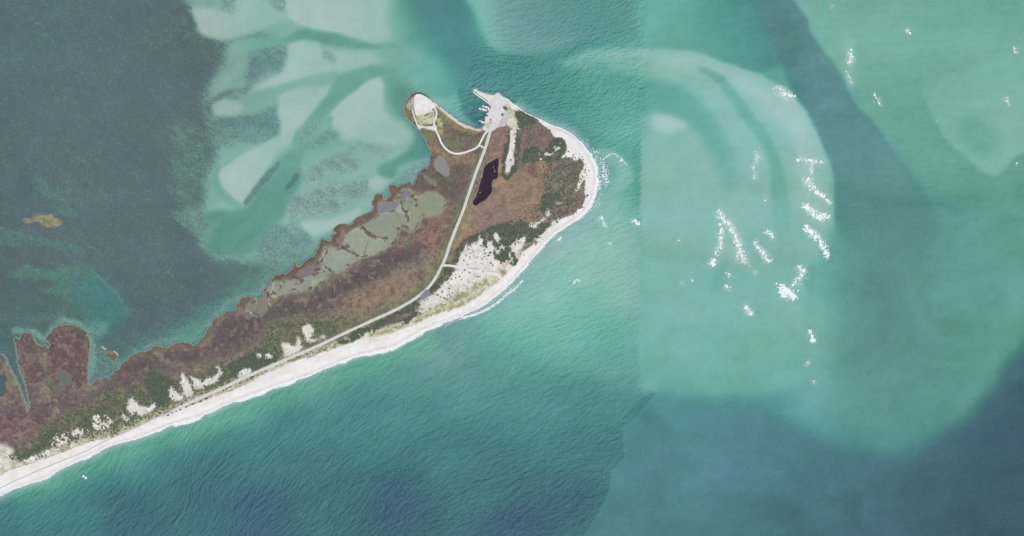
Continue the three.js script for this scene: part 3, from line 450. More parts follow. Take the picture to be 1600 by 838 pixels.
function ground(polys, cols, { blur = 1.5, warp = 2, wf = 0.12, o = 1, mot, seed = 1, cf = 0.15, raw = false, grain = 0.42, shrub } = {}) {
  const m = LR.mask(polys, { blur, warp, wf, seed, raw }), cs = cols.map((c) => { const l = c[0] * 0.3 + c[1] * 0.59 + c[2] * 0.11, k = l < 175 ? 1.0 : 1; return A(l + (c[0] - l) * k, l + (c[1] - l) * k - (l < 110 ? 1.5 : 0), l + (c[2] - l) * k); });
  LR.each(m, (t, i, x, y) => {
    if (mot) t *= smooth(mot[1], mot[2], fbm(x * mot[0], y * mot[0], 4, seed * 7 + 90) + (t - 1) * 0.25);
    t *= o;
    if (t < 0.004) return;
    const n = fbm(x * cf, y * cf, 4, seed * 3 + 120), g = 1 + grain * 2 * (vn(x * 0.95, y * 0.95, 130) * 0.55 + vn(x * 0.42, y * 0.42, 131) * 0.45 - 0.5), q = smooth(0.3, 0.7, n) * (cs.length - 1), a = cs[Math.floor(q)], b = cs[Math.min(cs.length - 1, Math.floor(q) + 1)], f = q % 1;
    for (let c = 0; c < 3; c++) cover[i * 3 + c] = lerp(cover[i * 3 + c], lerp(a[c], b[c], f) * g, t);
    if (shrub !== undefined) shrubs[i] = lerp(shrubs[i], shrub, t);
  });
}
const PURPLE = [[96, 86, 88], [112, 98, 98], [104, 98, 90]], PURPLE_DARK = [[86, 78, 78], [98, 86, 86], [92, 86, 80]], TAN = [[128, 116, 100], [150, 136, 116], [132, 126, 104]], BROWN = [[92, 82, 68], [108, 96, 76]], MIX = [[106, 98, 90], [136, 122, 106], [118, 114, 98]], GREEN = [[104, 112, 82], [126, 132, 96]], GREEN_DARK = [[80, 96, 72], [96, 110, 80]], DUNE = [[196, 190, 162], [168, 166, 124]], SAND = [[238, 237, 232], [230, 228, 222]], SANDY = [[230, 228, 218], [214, 212, 198]], OLIVE = [[150, 148, 110], [132, 134, 92]];
const BIG = [[-40, 100], [980, 100], [980, 830], [-40, 830]];
ground([BIG], MIX, { blur: 0, warp: 0, cf: 0.06 });
ground([BIG], PURPLE, { blur: 0, warp: 0, mot: [0.035, 0.5, 0.6], o: 0.5, seed: 2 });
// marsh between the sound and the road
ground([[[140, 615], [180, 585], [215, 560], [260, 555], [330, 540], [345, 505], [372, 492], [412, 500], [402, 530], [380, 548], [340, 562], [300, 572], [262, 578], [225, 592], [205, 618], [170, 640], [140, 650], [90, 640], [60, 640], [90, 610]]], PURPLE, { blur: 6, warp: 4 });
ground([[[185, 580], [215, 560], [262, 552], [330, 540], [345, 510], [372, 494], [405, 508], [385, 530], [345, 545], [300, 560], [255, 566], [220, 578]]], PURPLE_DARK, { blur: 5, warp: 4 });
ground([[[395, 500], [430, 470], [470, 468], [500, 452], [540, 428], [570, 412], [600, 393], [640, 383], [655, 368], [676, 378], [668, 412], [640, 430], [600, 440], [560, 452], [530, 472], [500, 478], [470, 488], [440, 496], [420, 503]]], PURPLE_DARK, { blur: 7, warp: 6 });
ground([[[610, 425], [650, 410], [680, 390], [700, 350], [716, 330], [706, 380], [688, 410], [660, 446], [620, 476], [570, 496], [520, 512], [500, 505], [540, 480], [580, 460]]], TAN, { blur: 6, warp: 5, o: 0.75 });
ground([[[560, 455], [600, 440], [640, 440], [660, 440], [640, 462], [600, 480], [560, 495], [530, 500], [520, 485]]], [[150, 128, 108], [128, 112, 92]], { blur: 7, warp: 5, o: 0.8, seed: 4 });
ground([[[655, 345], [690, 335], [712, 345], [700, 375], [680, 395], [660, 385], [650, 365]]], [[112, 92, 86], [140, 114, 96]], { blur: 5, warp: 5, seed: 5 });
ground([[[80, 520], [110, 512], [130, 520], [136, 550], [134, 600], [110, 610], [84, 600], [76, 560]], [[34, 530], [50, 530], [60, 550], [70, 590], [50, 610], [34, 570]]], [[96, 78, 80], [112, 92, 90], [96, 78, 80]], { blur: 4, warp: 3, mot: [0.3, 0.2, 0.4] });
ground([[[-30, 640], [40, 640], [80, 650], [60, 670], [20, 700], [-30, 700]]], [[100, 82, 88], [122, 104, 96]], { blur: 6, warp: 5 });
ground([[[60, 622], [110, 612], [140, 640], [100, 655], [64, 650], [48, 660], [50, 640]]], [[150, 130, 104], [110, 92, 92], [100, 84, 92]], { blur: 4, warp: 5, mot: [0.12, 0.4, 0.6] });
ground([BIG], [[88, 74, 76], [100, 90, 76]], { blur: 0, warp: 0, mot: [0.16, 0.56, 0.66], o: 0.55, seed: 31 });
ground([BIG], [[150, 134, 116], [136, 132, 108]], { blur: 0, warp: 0, mot: [0.13, 0.6, 0.72], o: 0.5, seed: 32 });
// brown rim along the sound shore
ground([widePath(SOUND_SHORE.slice(19, 40), 7)], BROWN, { blur: 1.6, warp: 1.2, o: 0.8 });
ground([widePath(SOUND_SHORE.slice(50, 82), 10)], [[104, 86, 68], [120, 98, 76]], { blur: 2, warp: 1.5, o: 0.75 });
ground([widePath(SOUND_SHORE.slice(80, 146), 15)], [[98, 84, 66], [114, 96, 74]], { blur: 2, warp: 2, o: 0.95 });
ground([[[640, 285], [655, 268], [672, 262], [676, 245], [700, 280], [720, 300], [700, 312], [672, 300], [650, 300]]], [[100, 90, 76], [112, 98, 84]], { blur: 3, warp: 3 });
ground([[[668, 240], [676, 245], [690, 245], [706, 262], [716, 252], [738, 262], [730, 292], [716, 320], [700, 300], [704, 276], [690, 280], [678, 272], [668, 262]]], [[98, 88, 80], [112, 98, 88]], { blur: 3, warp: 3, seed: 8 });
ground([[[664, 268], [690, 274], [705, 276], [716, 290], [700, 286], [680, 280]], [[668, 280], [688, 282], [712, 296], [704, 300]]], GREEN_DARK, { blur: 2, warp: 3, o: 0.6 });
ground([widePath([[655, 272], [664, 274], [672, 280], [684, 286]], 3)], [[136, 130, 116]], { blur: 1, o: 0.7, warp: 1 });
ground([[[662, 275], [672, 280], [684, 288], [680, 291], [668, 284]]], [[140, 132, 128]], { blur: 1, warp: 1, o: 0.6 });
ground([[[618, 312], [630, 318], [634, 328], [626, 330], [616, 330], [622, 322]]], BROWN, { blur: 1, warp: 1 });
ground([[[611, 290], [622, 296], [618, 314], [608, 316], [604, 312], [610, 302]]], [[122, 92, 70], [106, 88, 68]], { blur: 1.4, warp: 1.5 });
// mud pans behind the marsh rim: pale mud with brown ridges between
const PANS = [[[566, 352], [588, 338], [592, 316], [612, 316], [624, 300], [642, 296], [650, 306], [672, 299], [692, 306], [696, 322], [684, 338], [662, 340], [656, 352], [644, 362], [626, 358], [622, 376], [606, 388], [600, 392], [586, 400], [566, 404], [552, 412], [532, 426], [516, 428], [510, 438], [494, 444], [484, 456], [466, 458], [446, 460], [432, 468], [420, 480], [408, 494], [390, 492], [384, 484], [392, 470], [414, 456], [428, 440], [452, 438], [476, 432], [500, 422], [500, 404], [510, 384], [530, 386], [544, 364]]];
ground(PANS, [[150, 156, 136], [134, 132, 118], [162, 170, 148]], { blur: 1.6, warp: 1.6, wf: 0.3, cf: 0.12, grain: 0.14 });
ground(PANS, BROWN, { blur: 1, warp: 1, mot: [0.14, 0.57, 0.62], o: 0.9, seed: 14 });
ground([widePath([[566, 354], [574, 362], [588, 370], [604, 372]], 2.2), widePath([[626, 314], [630, 328], [638, 332]], 2.4), widePath([[646, 308], [652, 320]], 2), widePath([[600, 374], [600, 388]], 1.5), widePath([[514, 386], [508, 400], [500, 410]], 3), widePath([[546, 396], [538, 388], [526, 390]], 3), widePath([[462, 436], [480, 428], [500, 420]], 3.5), widePath([[420, 482], [416, 470], [420, 458]], 2.5), widePath([[660, 338], [662, 328], [663, 318]], 1.8), widePath([[638, 342], [640, 352], [636, 356]], 1.6)], [[100, 88, 72], [86, 80, 70]], { blur: 0.6, warp: 1.2, wf: 0.4 });
// east meadow, loop interior, north-east meadow
ground([[[740, 330], [752, 322], [780, 285], [800, 284], [850, 262], [905, 258], [912, 300], [905, 330], [860, 350], [800, 348], [760, 360], [730, 372], [712, 394], [716, 372]]], [[128, 112, 98], [150, 130, 108], [142, 122, 106]], { blur: 4, warp: 3, cf: 0.08 });
ground([[[850, 262], [880, 252], [906, 246], [912, 262], [905, 300], [912, 316], [890, 336], [862, 344], [846, 330], [856, 300]]], [[116, 108, 98], [134, 122, 108]], { blur: 6, warp: 4 });
ground([[[800, 270], [830, 256], [862, 252], [850, 270], [820, 280], [796, 288]]], [[156, 128, 108], [140, 120, 98]], { blur: 4, warp: 3, o: 0.8 });
ground([[[825, 258], [838, 258], [838, 274], [826, 272]]], [[112, 88, 86]], { blur: 2, warp: 2, o: 0.8 });
ground([[[740, 322], [760, 330], [780, 318], [800, 340], [770, 358], [744, 352]]], [[116, 100, 100], [134, 118, 110]], { blur: 5, warp: 4, o: 0.6, seed: 9 });
ground([[[732, 300], [744, 322], [736, 350], [722, 372], [706, 400], [712, 372], [722, 340]]], [[160, 138, 112], [140, 124, 100]], { blur: 3, warp: 2 });
ground([[[812, 186], [840, 190], [858, 202], [866, 214], [856, 232], [838, 236], [822, 226], [812, 232]]], [[120, 104, 98], [132, 112, 104]], { blur: 3, warp: 2 });
ground([[[772, 202], [792, 196], [788, 232], [784, 262], [776, 248], [766, 246], [756, 262], [750, 276], [762, 240]]], [[140, 118, 108], [126, 98, 98], [146, 124, 102]], { blur: 2.5, warp: 2, cf: 0.2 });
ground([[[776, 248], [788, 262], [796, 280], [780, 290], [770, 292], [770, 284], [780, 278]]], [[158, 138, 110]], { blur: 2, warp: 2 });
ground([[[690, 190], [712, 190], [732, 200], [755, 204], [748, 222], [736, 232], [712, 236], [700, 226], [690, 208]]], [[124, 106, 94], [108, 90, 90], [112, 116, 86]], { blur: 2, warp: 2, cf: 0.12 });
ground([[[698, 182], [712, 188], [730, 198], [752, 203], [748, 210], [724, 206], [704, 196]]], [[146, 128, 98], [128, 116, 88]], { blur: 2, warp: 1.5 });
ground([[[704, 200], [730, 206], [754, 206], [750, 216], [728, 216], [708, 212]]], [[96, 108, 84], [110, 120, 84]], { blur: 2.5, warp: 2, mot: [0.2, 0.35, 0.55], shrub: 0.35 });
ground([[[660, 200], [676, 203], [684, 222], [696, 238], [716, 246], [740, 240], [736, 256], [716, 256], [700, 260], [684, 246], [670, 232]]], [[136, 122, 94], [124, 104, 90], [146, 130, 100]], { blur: 2, warp: 2 });
// scrub and grass towards the dunes
ground([[[388, 562], [402, 540], [420, 506], [440, 496], [470, 490], [490, 494], [512, 505], [528, 514], [500, 530], [470, 545], [440, 560], [420, 573], [396, 584], [372, 593], [360, 582]]], [[112, 116, 86], [98, 106, 78], [130, 126, 96]], { blur: 5, warp: 4, mot: [0.14, 0.2, 0.5], shrub: 0.3 });
ground([[[10, 712], [38, 690], [55, 680], [75, 662], [92, 652], [112, 642], [132, 632], [152, 622], [180, 600], [202, 604], [224, 588], [245, 582], [262, 590], [276, 588], [292, 582], [322, 576], [346, 562], [372, 560], [402, 590], [340, 607], [300, 628], [262, 645], [230, 655], [190, 674], [150, 686], [120, 692], [90, 702], [50, 716], [28, 724]]], [[100, 108, 80], [118, 122, 90]], { blur: 4, warp: 5, mot: [0.16, 0.28, 0.48], shrub: 0.45 });
ground([[[20, 722], [50, 700], [80, 690], [110, 668], [84, 690], [60, 712], [40, 724]], [[60, 690], [74, 676], [86, 664], [82, 682], [66, 698]]], GREEN_DARK, { blur: 3, warp: 4, shrub: 0.55, o: 0.8 });
ground([[[224, 588], [246, 583], [262, 594], [268, 606], [264, 620], [254, 634], [244, 636], [238, 616], [228, 602]], [[366, 566], [392, 552], [404, 546], [430, 556], [428, 566], [400, 580], [374, 592], [358, 584]]], [[82, 98, 76], [96, 110, 84]], { blur: 3, warp: 3, shrub: 0.8 });
ground([[[480, 500], [520, 492], [560, 496], [540, 512], [505, 528], [490, 530], [496, 512]]], [[100, 112, 80], [120, 124, 90]], { blur: 4, warp: 3, mot: [0.15, 0.35, 0.55], shrub: 0.4 });
ground([[[-30, 690], [14, 700], [20, 716], [40, 722], [30, 736], [4, 752], [-30, 764]]], [[196, 192, 172], [224, 220, 206]], { blur: 3, warp: 3 });
// road verges
ground([widePath(ROAD_N, 13)], GREEN, { blur: 1.2, warp: 0.8, mot: [0.2, 0.2, 0.45], o: 0.85 });
ground([widePath([[732, 296], [718, 330], [706, 356], [694, 386], [685, 410], [672, 432], [658, 448], [636, 464], [610, 478], [580, 492], [556, 502]], [8, 4])], [[98, 116, 80], [124, 134, 92]], { blur: 0.8, warp: 0.8, o: 0.9 });
ground([widePath([[735, 292], [720, 330], [708, 356], [697, 384]], 1.4), widePath([[728, 300], [714, 332], [702, 358], [690, 388], [680, 412]], 1.2)], [[78, 92, 66]], { blur: 0.6, warp: 0.5 });
// bare sand: the beach, dunes, blow-outs
const BEACH_BACK = [[802, 164], [812, 178], [835, 182.5], [842, 187.5], [843.5, 193], [857, 200.5], [866, 214], [879, 216], [885, 228], [883, 240], [876, 246], [888, 246], [900, 250], [906, 247], [912.5, 258], [906, 274], [903, 290], [900, 299], [906, 293], [912, 281], [914.5, 286], [913, 300], [914, 313], [909, 322], [899, 332], [889, 337.5], [878, 340], [868, 346], [862, 354], [858, 362], [850, 369], [840, 378], [828, 386], [818, 394], [812, 404], [803, 414], [795, 422], [790, 430], [780, 440], [770, 447], [757, 455], [744, 466], [730, 474], [712, 482], [690, 487.5], [675, 494], [655, 503], [640, 510], [620, 517], [600, 523.5], [582, 526], [573, 520.5], [566, 528], [548, 536], [530, 542], [515, 548], [497, 552.5], [492, 557], [470, 562], [455, 566], [440, 574.5], [425, 580], [410, 586], [398, 594], [385, 601], [365, 609], [342, 618], [318, 627], [300, 633], [280, 640], [262, 648], [240, 655], [215, 667], [190, 677.5], [170, 685], [140, 691], [125, 696.5], [100, 706], [80, 713], [60, 720], [35, 729], [14, 736], [-10, 750], [-60, 770]];
ground([widePath(BEACH_BACK.slice(33), 22)], [[196, 192, 166], [166, 166, 126], [210, 206, 186]], { blur: 2, warp: 1.5, mot: [0.22, 0.22, 0.42], o: 0.9, seed: 13 });
ground([[[668, 470], [690, 450], [716, 424], [760, 424], [790, 424], [800, 410], [812, 396], [820, 392], [790, 436], [760, 458], [720, 482], [660, 505], [640, 512], [640, 500]]], [[206, 202, 182], [188, 186, 158]], { blur: 2, warp: 1.5 });
ground([[...outline(BEACH_BACK, false, 1.2, 0.3, 7), [-60, 900], [1000, 900], [1000, 140], [806, 140]]], SAND, { blur: 0.7, raw: true, grain: 0.08, cf: 0.1, shrub: 0 });
const dunes = [[[640, 505], [660, 492], [690, 480], [712, 474], [735, 462], [752, 450], [765, 442], [770, 436], [752, 430], [735, 436], [715, 446], [690, 462], [668, 474], [655, 484], [640, 494]], [[560, 524], [600, 514], [640, 500], [655, 494], [660, 500], [640, 509], [610, 519], [584, 525]]];
ground(dunes, [[208, 204, 180], [190, 188, 156]], { blur: 2, warp: 3 });
ground([[[654, 474], [672, 462], [690, 446], [706, 430], [712, 420], [740, 426], [770, 430], [750, 440], [726, 452], [704, 464], [684, 476], [664, 486]], [[712, 420], [720, 400], [730, 384], [746, 378], [752, 386], [766, 388], [778, 392], [774, 402], [792, 410], [800, 412], [790, 428], [760, 424], [735, 420]]], SANDY, { blur: 1.4, warp: 2.5, grain: 0.12, seed: 3, shrub: 0.0 });
ground([[[690, 470], [720, 452], [745, 440], [768, 434], [772, 440], [750, 452], [730, 464], [710, 474], [690, 482], [664, 492], [640, 504], [650, 492]]], OLIVE, { blur: 2, warp: 2, mot: [0.22, 0.42, 0.58], o: 0.8, seed: 6 });
ground([widePath([[640, 508], [660, 497], [680, 488], [700, 484], [720, 475], [740, 464], [756, 452]], 6), widePath([[562, 526], [590, 521], [618, 513], [640, 504]], 5)], [[158, 160, 112], [142, 146, 98]], { blur: 1.2, warp: 2, mot: [0.18, 0.32, 0.5], o: 0.9, seed: 7 });
ground([[[772, 400], [790, 396], [806, 384], [812, 390], [800, 408], [786, 424], [776, 424], [780, 410]]], [[206, 196, 178], [222, 214, 198]], { blur: 1.5, warp: 2 });
ground([[[780, 424], [790, 422], [792, 428], [786, 431]]], [[150, 152, 104]], { blur: 1, warp: 1 });
const PATCHES = [[[284, 587], [290, 592], [299, 608], [297, 616], [290, 618], [285, 606]], [[268, 606], [275, 614], [284, 620], [279, 624], [270, 624], [266, 616]], [[300, 590], [312, 595], [317, 605], [305, 606]], [[320, 592.5], [337, 586], [339, 573], [344, 581], [338, 594], [324, 600]], [[214, 629], [222.5, 635], [232.5, 634], [241, 630], [240, 637.5], [227.5, 645], [216, 645]], [[200, 632.5], [206, 622.5], [211, 631], [210, 645], [202.5, 642.5]], [[191, 648], [198, 650], [203, 656], [196, 657]], [[429, 540], [440, 544], [444, 536], [453, 539], [460, 541], [463, 528], [468, 541], [466, 546], [453, 553], [446, 554], [444, 546]], [[401, 553], [407, 552], [408, 559], [402, 559]], [[415, 554], [423, 552], [425, 558], [417, 560]], [[376, 580], [384, 577], [392, 580], [384, 586], [374, 588]], [[474, 513], [482, 508], [488, 516], [485, 525], [477, 525]], [[480, 528], [492, 530], [504, 525], [505, 529], [490, 534], [482, 533]], [[838, 381], [842, 370], [852, 362], [862, 350], [866, 354], [856, 366], [846, 376]], [[800, 384], [806, 378], [816, 374], [820, 376], [814, 386], [806, 392], [801, 391]], [[829, 350], [838, 348], [848, 342], [849, 344], [840, 352], [833, 355]], [[854, 328], [858, 330], [857, 337], [853, 334]], [[869, 315], [876, 316], [874, 319], [868, 318]], [[776, 364], [781, 372], [778, 379], [774, 376], [772, 370]], [[780, 386], [783, 386], [779, 392], [775, 391]], [[764, 376], [769, 378], [770, 387], [765, 388], [762, 384]], [[751, 369], [753, 380], [750, 384], [748, 376]], [[568, 528], [572, 520], [578, 528], [588, 532], [566, 536]]];
PATCHES.forEach((p) => { const cx = p.reduce((q, v) => q + v[0], 0) / p.length, cy = p.reduce((q, v) => q + v[1], 0) / p.length; for (const v of p) { v[0] = cx + (v[0] - cx) * 1.22; v[1] = cy + (v[1] - cy) * 1.22; } });
ground(PATCHES, SANDY, { blur: 1.3, warp: 2.4, wf: 0.35, grain: 0.2, mot: [0.4, 0.2, 0.32], shrub: 0 });
ground(PATCHES, SANDY, { blur: 4, warp: 3, wf: 0.35, grain: 0.2, mot: [0.5, 0.42, 0.5], o: 0.9, seed: 12 });
ground([[[142, 656], [150, 646], [165, 649], [178, 657], [172, 668], [150, 673], [142, 666]], [[112, 672], [124, 668], [140, 674], [130, 684], [114, 684]], [[78, 688], [90, 678], [106, 676], [110, 686], [94, 698], [80, 698]], [[30, 724], [60, 708], [90, 698], [96, 704], [66, 718], [36, 730]]], SANDY, { blur: 1.5, warp: 2, mot: [0.32, 0.42, 0.52], shrub: 0.05 });
ground([[[120, 680], [150, 672], [180, 668], [215, 650], [262, 632], [300, 616], [340, 600], [372, 590], [376, 596], [340, 608], [300, 627], [262, 643], [215, 664], [180, 678], [140, 690]]], [[150, 152, 116], [190, 188, 160], [140, 142, 104]], { blur: 1.5, warp: 1.5, mot: [0.2, 0.4, 0.6], o: 0.8 });
ground([widePath([[560, 528], [530, 538], [500, 548], [470, 558], [448, 566]], 6)], [[120, 124, 90], [160, 160, 122], [206, 202, 184]], { blur: 1, warp: 1, mot: [0.3, 0.3, 0.5], shrub: 0.25 });
// spoil field, harbour sand, yards
const SPOIL = [[646, 158], [648, 150], [652, 147], [660, 148.5], [668, 153], [675, 158], [684, 164], [680, 168], [676, 170], [674, 175], [667, 177], [662, 180], [656, 182], [650, 181], [647, 174]];
ground([SPOIL], [[236, 234, 230], [230, 230, 226]], { blur: 0.5, warp: 0.5, grain: 0.05 });
ground([[[632, 172], [644, 170], [647, 182], [650, 192], [644, 190], [634, 184]]], [[130, 128, 88], [110, 112, 80]], { blur: 1, warp: 1 });
ground([[[634, 166], [638, 158], [642, 152], [646, 152], [646, 168], [640, 172]]], [[160, 160, 130], [186, 186, 166]], { blur: 1, warp: 1 });
ground([[[650, 183], [657, 178], [664, 181], [672, 178], [677, 172], [680, 178], [679, 190], [672, 194], [660, 195], [653, 192]]], [[196, 194, 164], [164, 164, 118]], { blur: 0.8, warp: 1, cf: 0.3 });
ground([[[680, 165], [690, 170], [700, 178], [712, 187], [704, 194], [692, 190], [684, 182]]], [[138, 136, 92], [126, 118, 86]], { blur: 1, warp: 1 });
ground([[[681, 186], [690, 184], [693, 200], [690, 212], [684, 204]]], [[176, 174, 130], [120, 126, 84]], { blur: 1, warp: 1, cf: 0.3 });
ground([[[653, 194], [662, 197], [674, 197], [680, 195], [682, 204], [672, 203], [662, 200], [656, 203], [652, 198]]], [[226, 222, 216], [214, 208, 206]], { blur: 0.6, warp: 0.8, grain: 0.1 });
ground([[[656, 201], [664, 201], [674, 204], [680, 210], [676, 218], [664, 214]]], [[104, 112, 80], [124, 122, 88]], { blur: 1.2, warp: 1 });
ground([widePath([[676, 160], [690, 170], [702, 180], [715, 190], [730, 198], [752, 203]], [4, 5])], [[224, 220, 204], [206, 200, 180]], { blur: 0.8, warp: 0.6, grain: 0.1 });
ground([[[738, 138], [746, 138], [757, 145], [770, 148], [778, 145], [790, 154], [803, 163], [813, 174], [800, 172], [790, 176], [787, 190], [790, 196], [776, 200], [768, 204], [756, 204], [754, 196], [764, 172], [766, 165]]], [[228, 226, 218], [216, 216, 206]], { blur: 0.6, warp: 0.3, grain: 0.12 });
ground([[[786, 176], [795, 172], [803, 178], [811, 188], [814, 200], [807, 203], [798, 200], [791, 194], [786, 188]]], [[214, 214, 194], [196, 198, 172]], { blur: 0.6, warp: 1, cf: 0.3 });
ground([[[787, 166], [793, 163], [800, 170], [806, 178], [800, 180], [792, 175]], [[780, 190], [784, 184], [783, 178], [786, 182], [785, 192]]], [[152, 158, 112], [196, 198, 170]], { blur: 1, warp: 1, cf: 0.3 });
ground([[[760, 193], [768, 190], [771, 196], [764, 201], [758, 199]]], [[160, 170, 116], [196, 200, 168]], { blur: 1, warp: 1, cf: 0.3 });
ground([[[804, 176], [812, 172], [824, 176], [838, 184], [836, 194], [822, 198], [812, 198], [808, 186]]], [[92, 98, 80], [112, 104, 88]], { blur: 1.5, warp: 1.5, shrub: 0.6 });
const STRIP = [[797.5, 204], [807, 204], [806, 216], [804, 231], [802, 243], [803.5, 250], [802.5, 258], [799, 259], [796, 269], [790, 268], [791, 258], [790, 250], [794, 240], [796, 228], [797.5, 215]];
ground([widePath([...POND, POND[0]], 5)], [[160, 140, 114], [126, 116, 94]], { blur: 1.4, warp: 1, mot: [0.3, 0.3, 0.5], o: 0.85 });
ground([SPOIL], [[212, 210, 206], [222, 220, 214]], { blur: 1, warp: 0.5, mot: [0.2, 0.5, 0.62], o: 0.7, grain: 0.1 });
// shrub thickets
const THICKETS = [[[712, 396], [718, 381], [735, 370], [755, 362], [775, 352], [800, 347], [825, 349], [850, 348], [863, 350], [852, 362], [840, 372], [825, 380], [815, 384], [806, 393], [796, 408], [780, 408], [770, 396], [775, 385], [765, 388], [757, 387], [752, 374], [745, 377], [731, 381], [722, 394], [714, 410], [706, 412]], [[693, 421], [708, 417], [712, 420], [705, 431], [696, 440], [686, 450], [673, 460], [668, 455], [680, 443], [688, 431]], [[806, 203], [813, 215], [813, 240], [808, 264], [796, 281], [785, 276], [784, 262], [788, 240], [792, 212], [797, 204], [797, 216], [795, 230], [791, 248], [789, 262], [790, 270], [797, 271], [800, 260], [804, 255], [804, 244], [806, 230]], [[840, 240], [850, 238], [858, 224], [868, 217], [880, 217], [884.5, 228], [882, 240], [872, 250], [858, 253.5], [846, 252], [838, 250]], [[820, 236], [834, 230], [844, 236], [842, 252], [826, 256], [814, 252]], [[652, 470], [655, 480], [640, 489], [615, 499], [600, 509], [585, 518], [574, 520], [570, 514], [590, 503], [612, 493], [632, 481]], [[640, 492], [652, 486], [656, 492], [646, 498], [640, 504], [628, 508], [630, 500]], [[560, 514], [572, 516], [575, 522], [560, 530], [540, 536], [528, 536], [545, 524]], [[850, 305], [868, 302], [880, 312], [870, 318], [858, 326], [850, 334], [846, 322]], [[800, 406], [806, 400], [810, 408], [802, 418], [797, 414]]];
ground(THICKETS, [[82, 94, 74], [98, 108, 84]], { blur: 1, warp: 1.6, wf: 0.25, mot: [0.26, 0.3, 0.46], shrub: 0.9 });
ground(PATCHES.slice(13), SANDY, { blur: 1, warp: 1.6, wf: 0.4, grain: 0.2, mot: [0.4, 0.2, 0.3], shrub: 0 });
ground([[[742, 380], [760, 376], [790, 372], [800, 392], [786, 404], [768, 392]], [[800, 372], [830, 360], [850, 366], [826, 384]]], SANDY, { blur: 4, warp: 4, wf: 0.3, mot: [0.3, 0.6, 0.68], o: 0.85, seed: 15, shrub: 0 });
ground([[[845, 240], [850, 241], [854, 237], [860, 240], [866, 236], [868, 231], [875, 230], [876, 232], [868, 237], [862, 242], [852, 243]], [[841, 238], [845, 243], [842, 243]], [[865, 228], [868, 229], [867, 232]], [[874, 223], [877, 224], [875, 227]], [[842, 246], [848, 249], [844, 250]]], SANDY, { blur: 0.4, warp: 0.8, wf: 0.5, shrub: 0 });
ground([[[855, 246], [870, 240], [878, 232], [880, 236], [870, 246]]], [[140, 146, 104]], { blur: 1.5, warp: 1.5, mot: [0.3, 0.45, 0.6], shrub: 0.2 });
ground([STRIP, [[723, 396], [727, 386], [730, 376], [729, 386], [725, 397]], [[717, 405], [721, 397], [720, 405]]], [[228, 224, 214], [216, 212, 200]], { blur: 0.4, warp: 0.5, grain: 0.1, shrub: 0 });
{ const m = LR.mask([[[850, 260], [905, 250], [912, 270], [904, 300], [910, 318], [880, 338], [850, 346], [800, 350], [820, 330], [846, 320]]], { blur: 8 }); LR.each(m, (t, i) => { shrubs[i] = Math.max(shrubs[i], t * 0.34); }); }
{ const m = LR.mask([[[806, 205], [840, 190], [860, 205], [840, 235], [815, 250]]], { blur: 5 }); LR.each(m, (t, i) => { shrubs[i] = Math.max(shrubs[i], t * 0.2); }); }
// damp sand near the water
ground([widePath(OCEAN_SHORE.slice(6), 8)], [[214, 208, 204], [224, 218, 212]], { blur: 1.2, warp: 0.6, o: 0.8, grain: 0.05 });

// heights
const landMask = LR.full([LAND], { raw: true }), dIn = distance(landMask.map((v) => 1 - v), LR.w, LR.h), dOut = distance(landMask, LR.w, LR.h);
const beachM = LR.full([[...BEACH_BACK, [-60, 900], [1000, 900], [1000, 140], [806, 140]]], { raw: true, blur: 5 });
const duneM = LR.full([...dunes, ...THICKETS, [[640, 505], [712, 474], [790, 430], [812, 400], [800, 380], [740, 375], [712, 420], [655, 484]], [[30, 722], [110, 690], [262, 640], [372, 592], [470, 556], [560, 522], [545, 516], [440, 552], [330, 596], [240, 630], [120, 670]]], { blur: 4 });
const spoilM = LR.full([SPOIL], { blur: 1.2 }), bermM = LR.full([widePath([[655, 184], [662, 181], [668, 178.5], [676, 173]], 2.2), widePath([[652, 186], [658, 186], [667, 188], [674, 184], [680, 181]], 2.4), widePath([[641, 158], [645, 151], [652, 147], [660, 148], [670, 153]], 2.2)], { raw: true, blur: 0.8 });
const flatM = LR.full([widePath(ROAD_N, 9), widePath(TRACK_LOOP, 6), widePath(TRACK_BEACH, 6), [[765, 150], [786, 150], [790, 196], [762, 204]], [[650, 448], [676, 448], [676, 470], [652, 470]]], { raw: true, blur: 2.5 });
const poolM = LR.full([...POOLS.map((p) => p[0]), POND], { blur: 1.2, warp: 0.6, wf: 0.3 });
const height = new Float32Array(LN);
LR.all((o, x, y) => {
  const a = dIn[o] / LR.k, b = dOut[o] / LR.k, bm = beachM[o];
  let h = landMask[o] > 0.5 ? lerp(Math.min(a * 0.35, 0.75), Math.min(a * 0.17, 1.9), bm) : -lerp(Math.min(b * 0.35, 0.6) + Math.max(0, b - 1.6) * 1.1, Math.min(b * 0.22, 6), bm);
  if (landMask[o] > 0.5) {
    h += Math.min(1, a / 6) * (duneM[o] * (1.2 + 5.5 * Math.max(0, fbm(x * 0.13, y * 0.13, 4, 201) - 0.38)) * (1 - bm * 0.6) + 0.25 * (fbm(x * 0.3, y * 0.3, 3, 202) - 0.5) + 0.35 * bm * (fbm(x * 0.06 + y * 0.1, y * 0.2, 3, 203) - 0.4));
    h += 1.6 * spoilM[o] + 2.4 * bermM[o];
    h = lerp(h, 1.35, flatM[o] * Math.min(1, a / 2));
    h = lerp(h, 0.28, poolM[o]);
    h = Math.max(h, Math.min(0.22, a * 0.3));
  }
  height[o] = h;
});
LR.all((o, x, y) => { const t = (1 - landMask[o]) * (1 - beachM[o]), m = A(168, 170, 142), n = 0.8 + 0.4 * fbm(x * 0.3, y * 0.3, 3, 210); if (t > 0) for (let c = 0; c < 3; c++) cover[o * 3 + c] = lerp(cover[o * 3 + c], m[c] * n, t); });
const groundAt = (px, py) => LR.at(height, px, py);
const landMaterial = new THREE.MeshStandardMaterial({ map: colourTexture(cover, LR.w, LR.h), roughness: 0.95 });
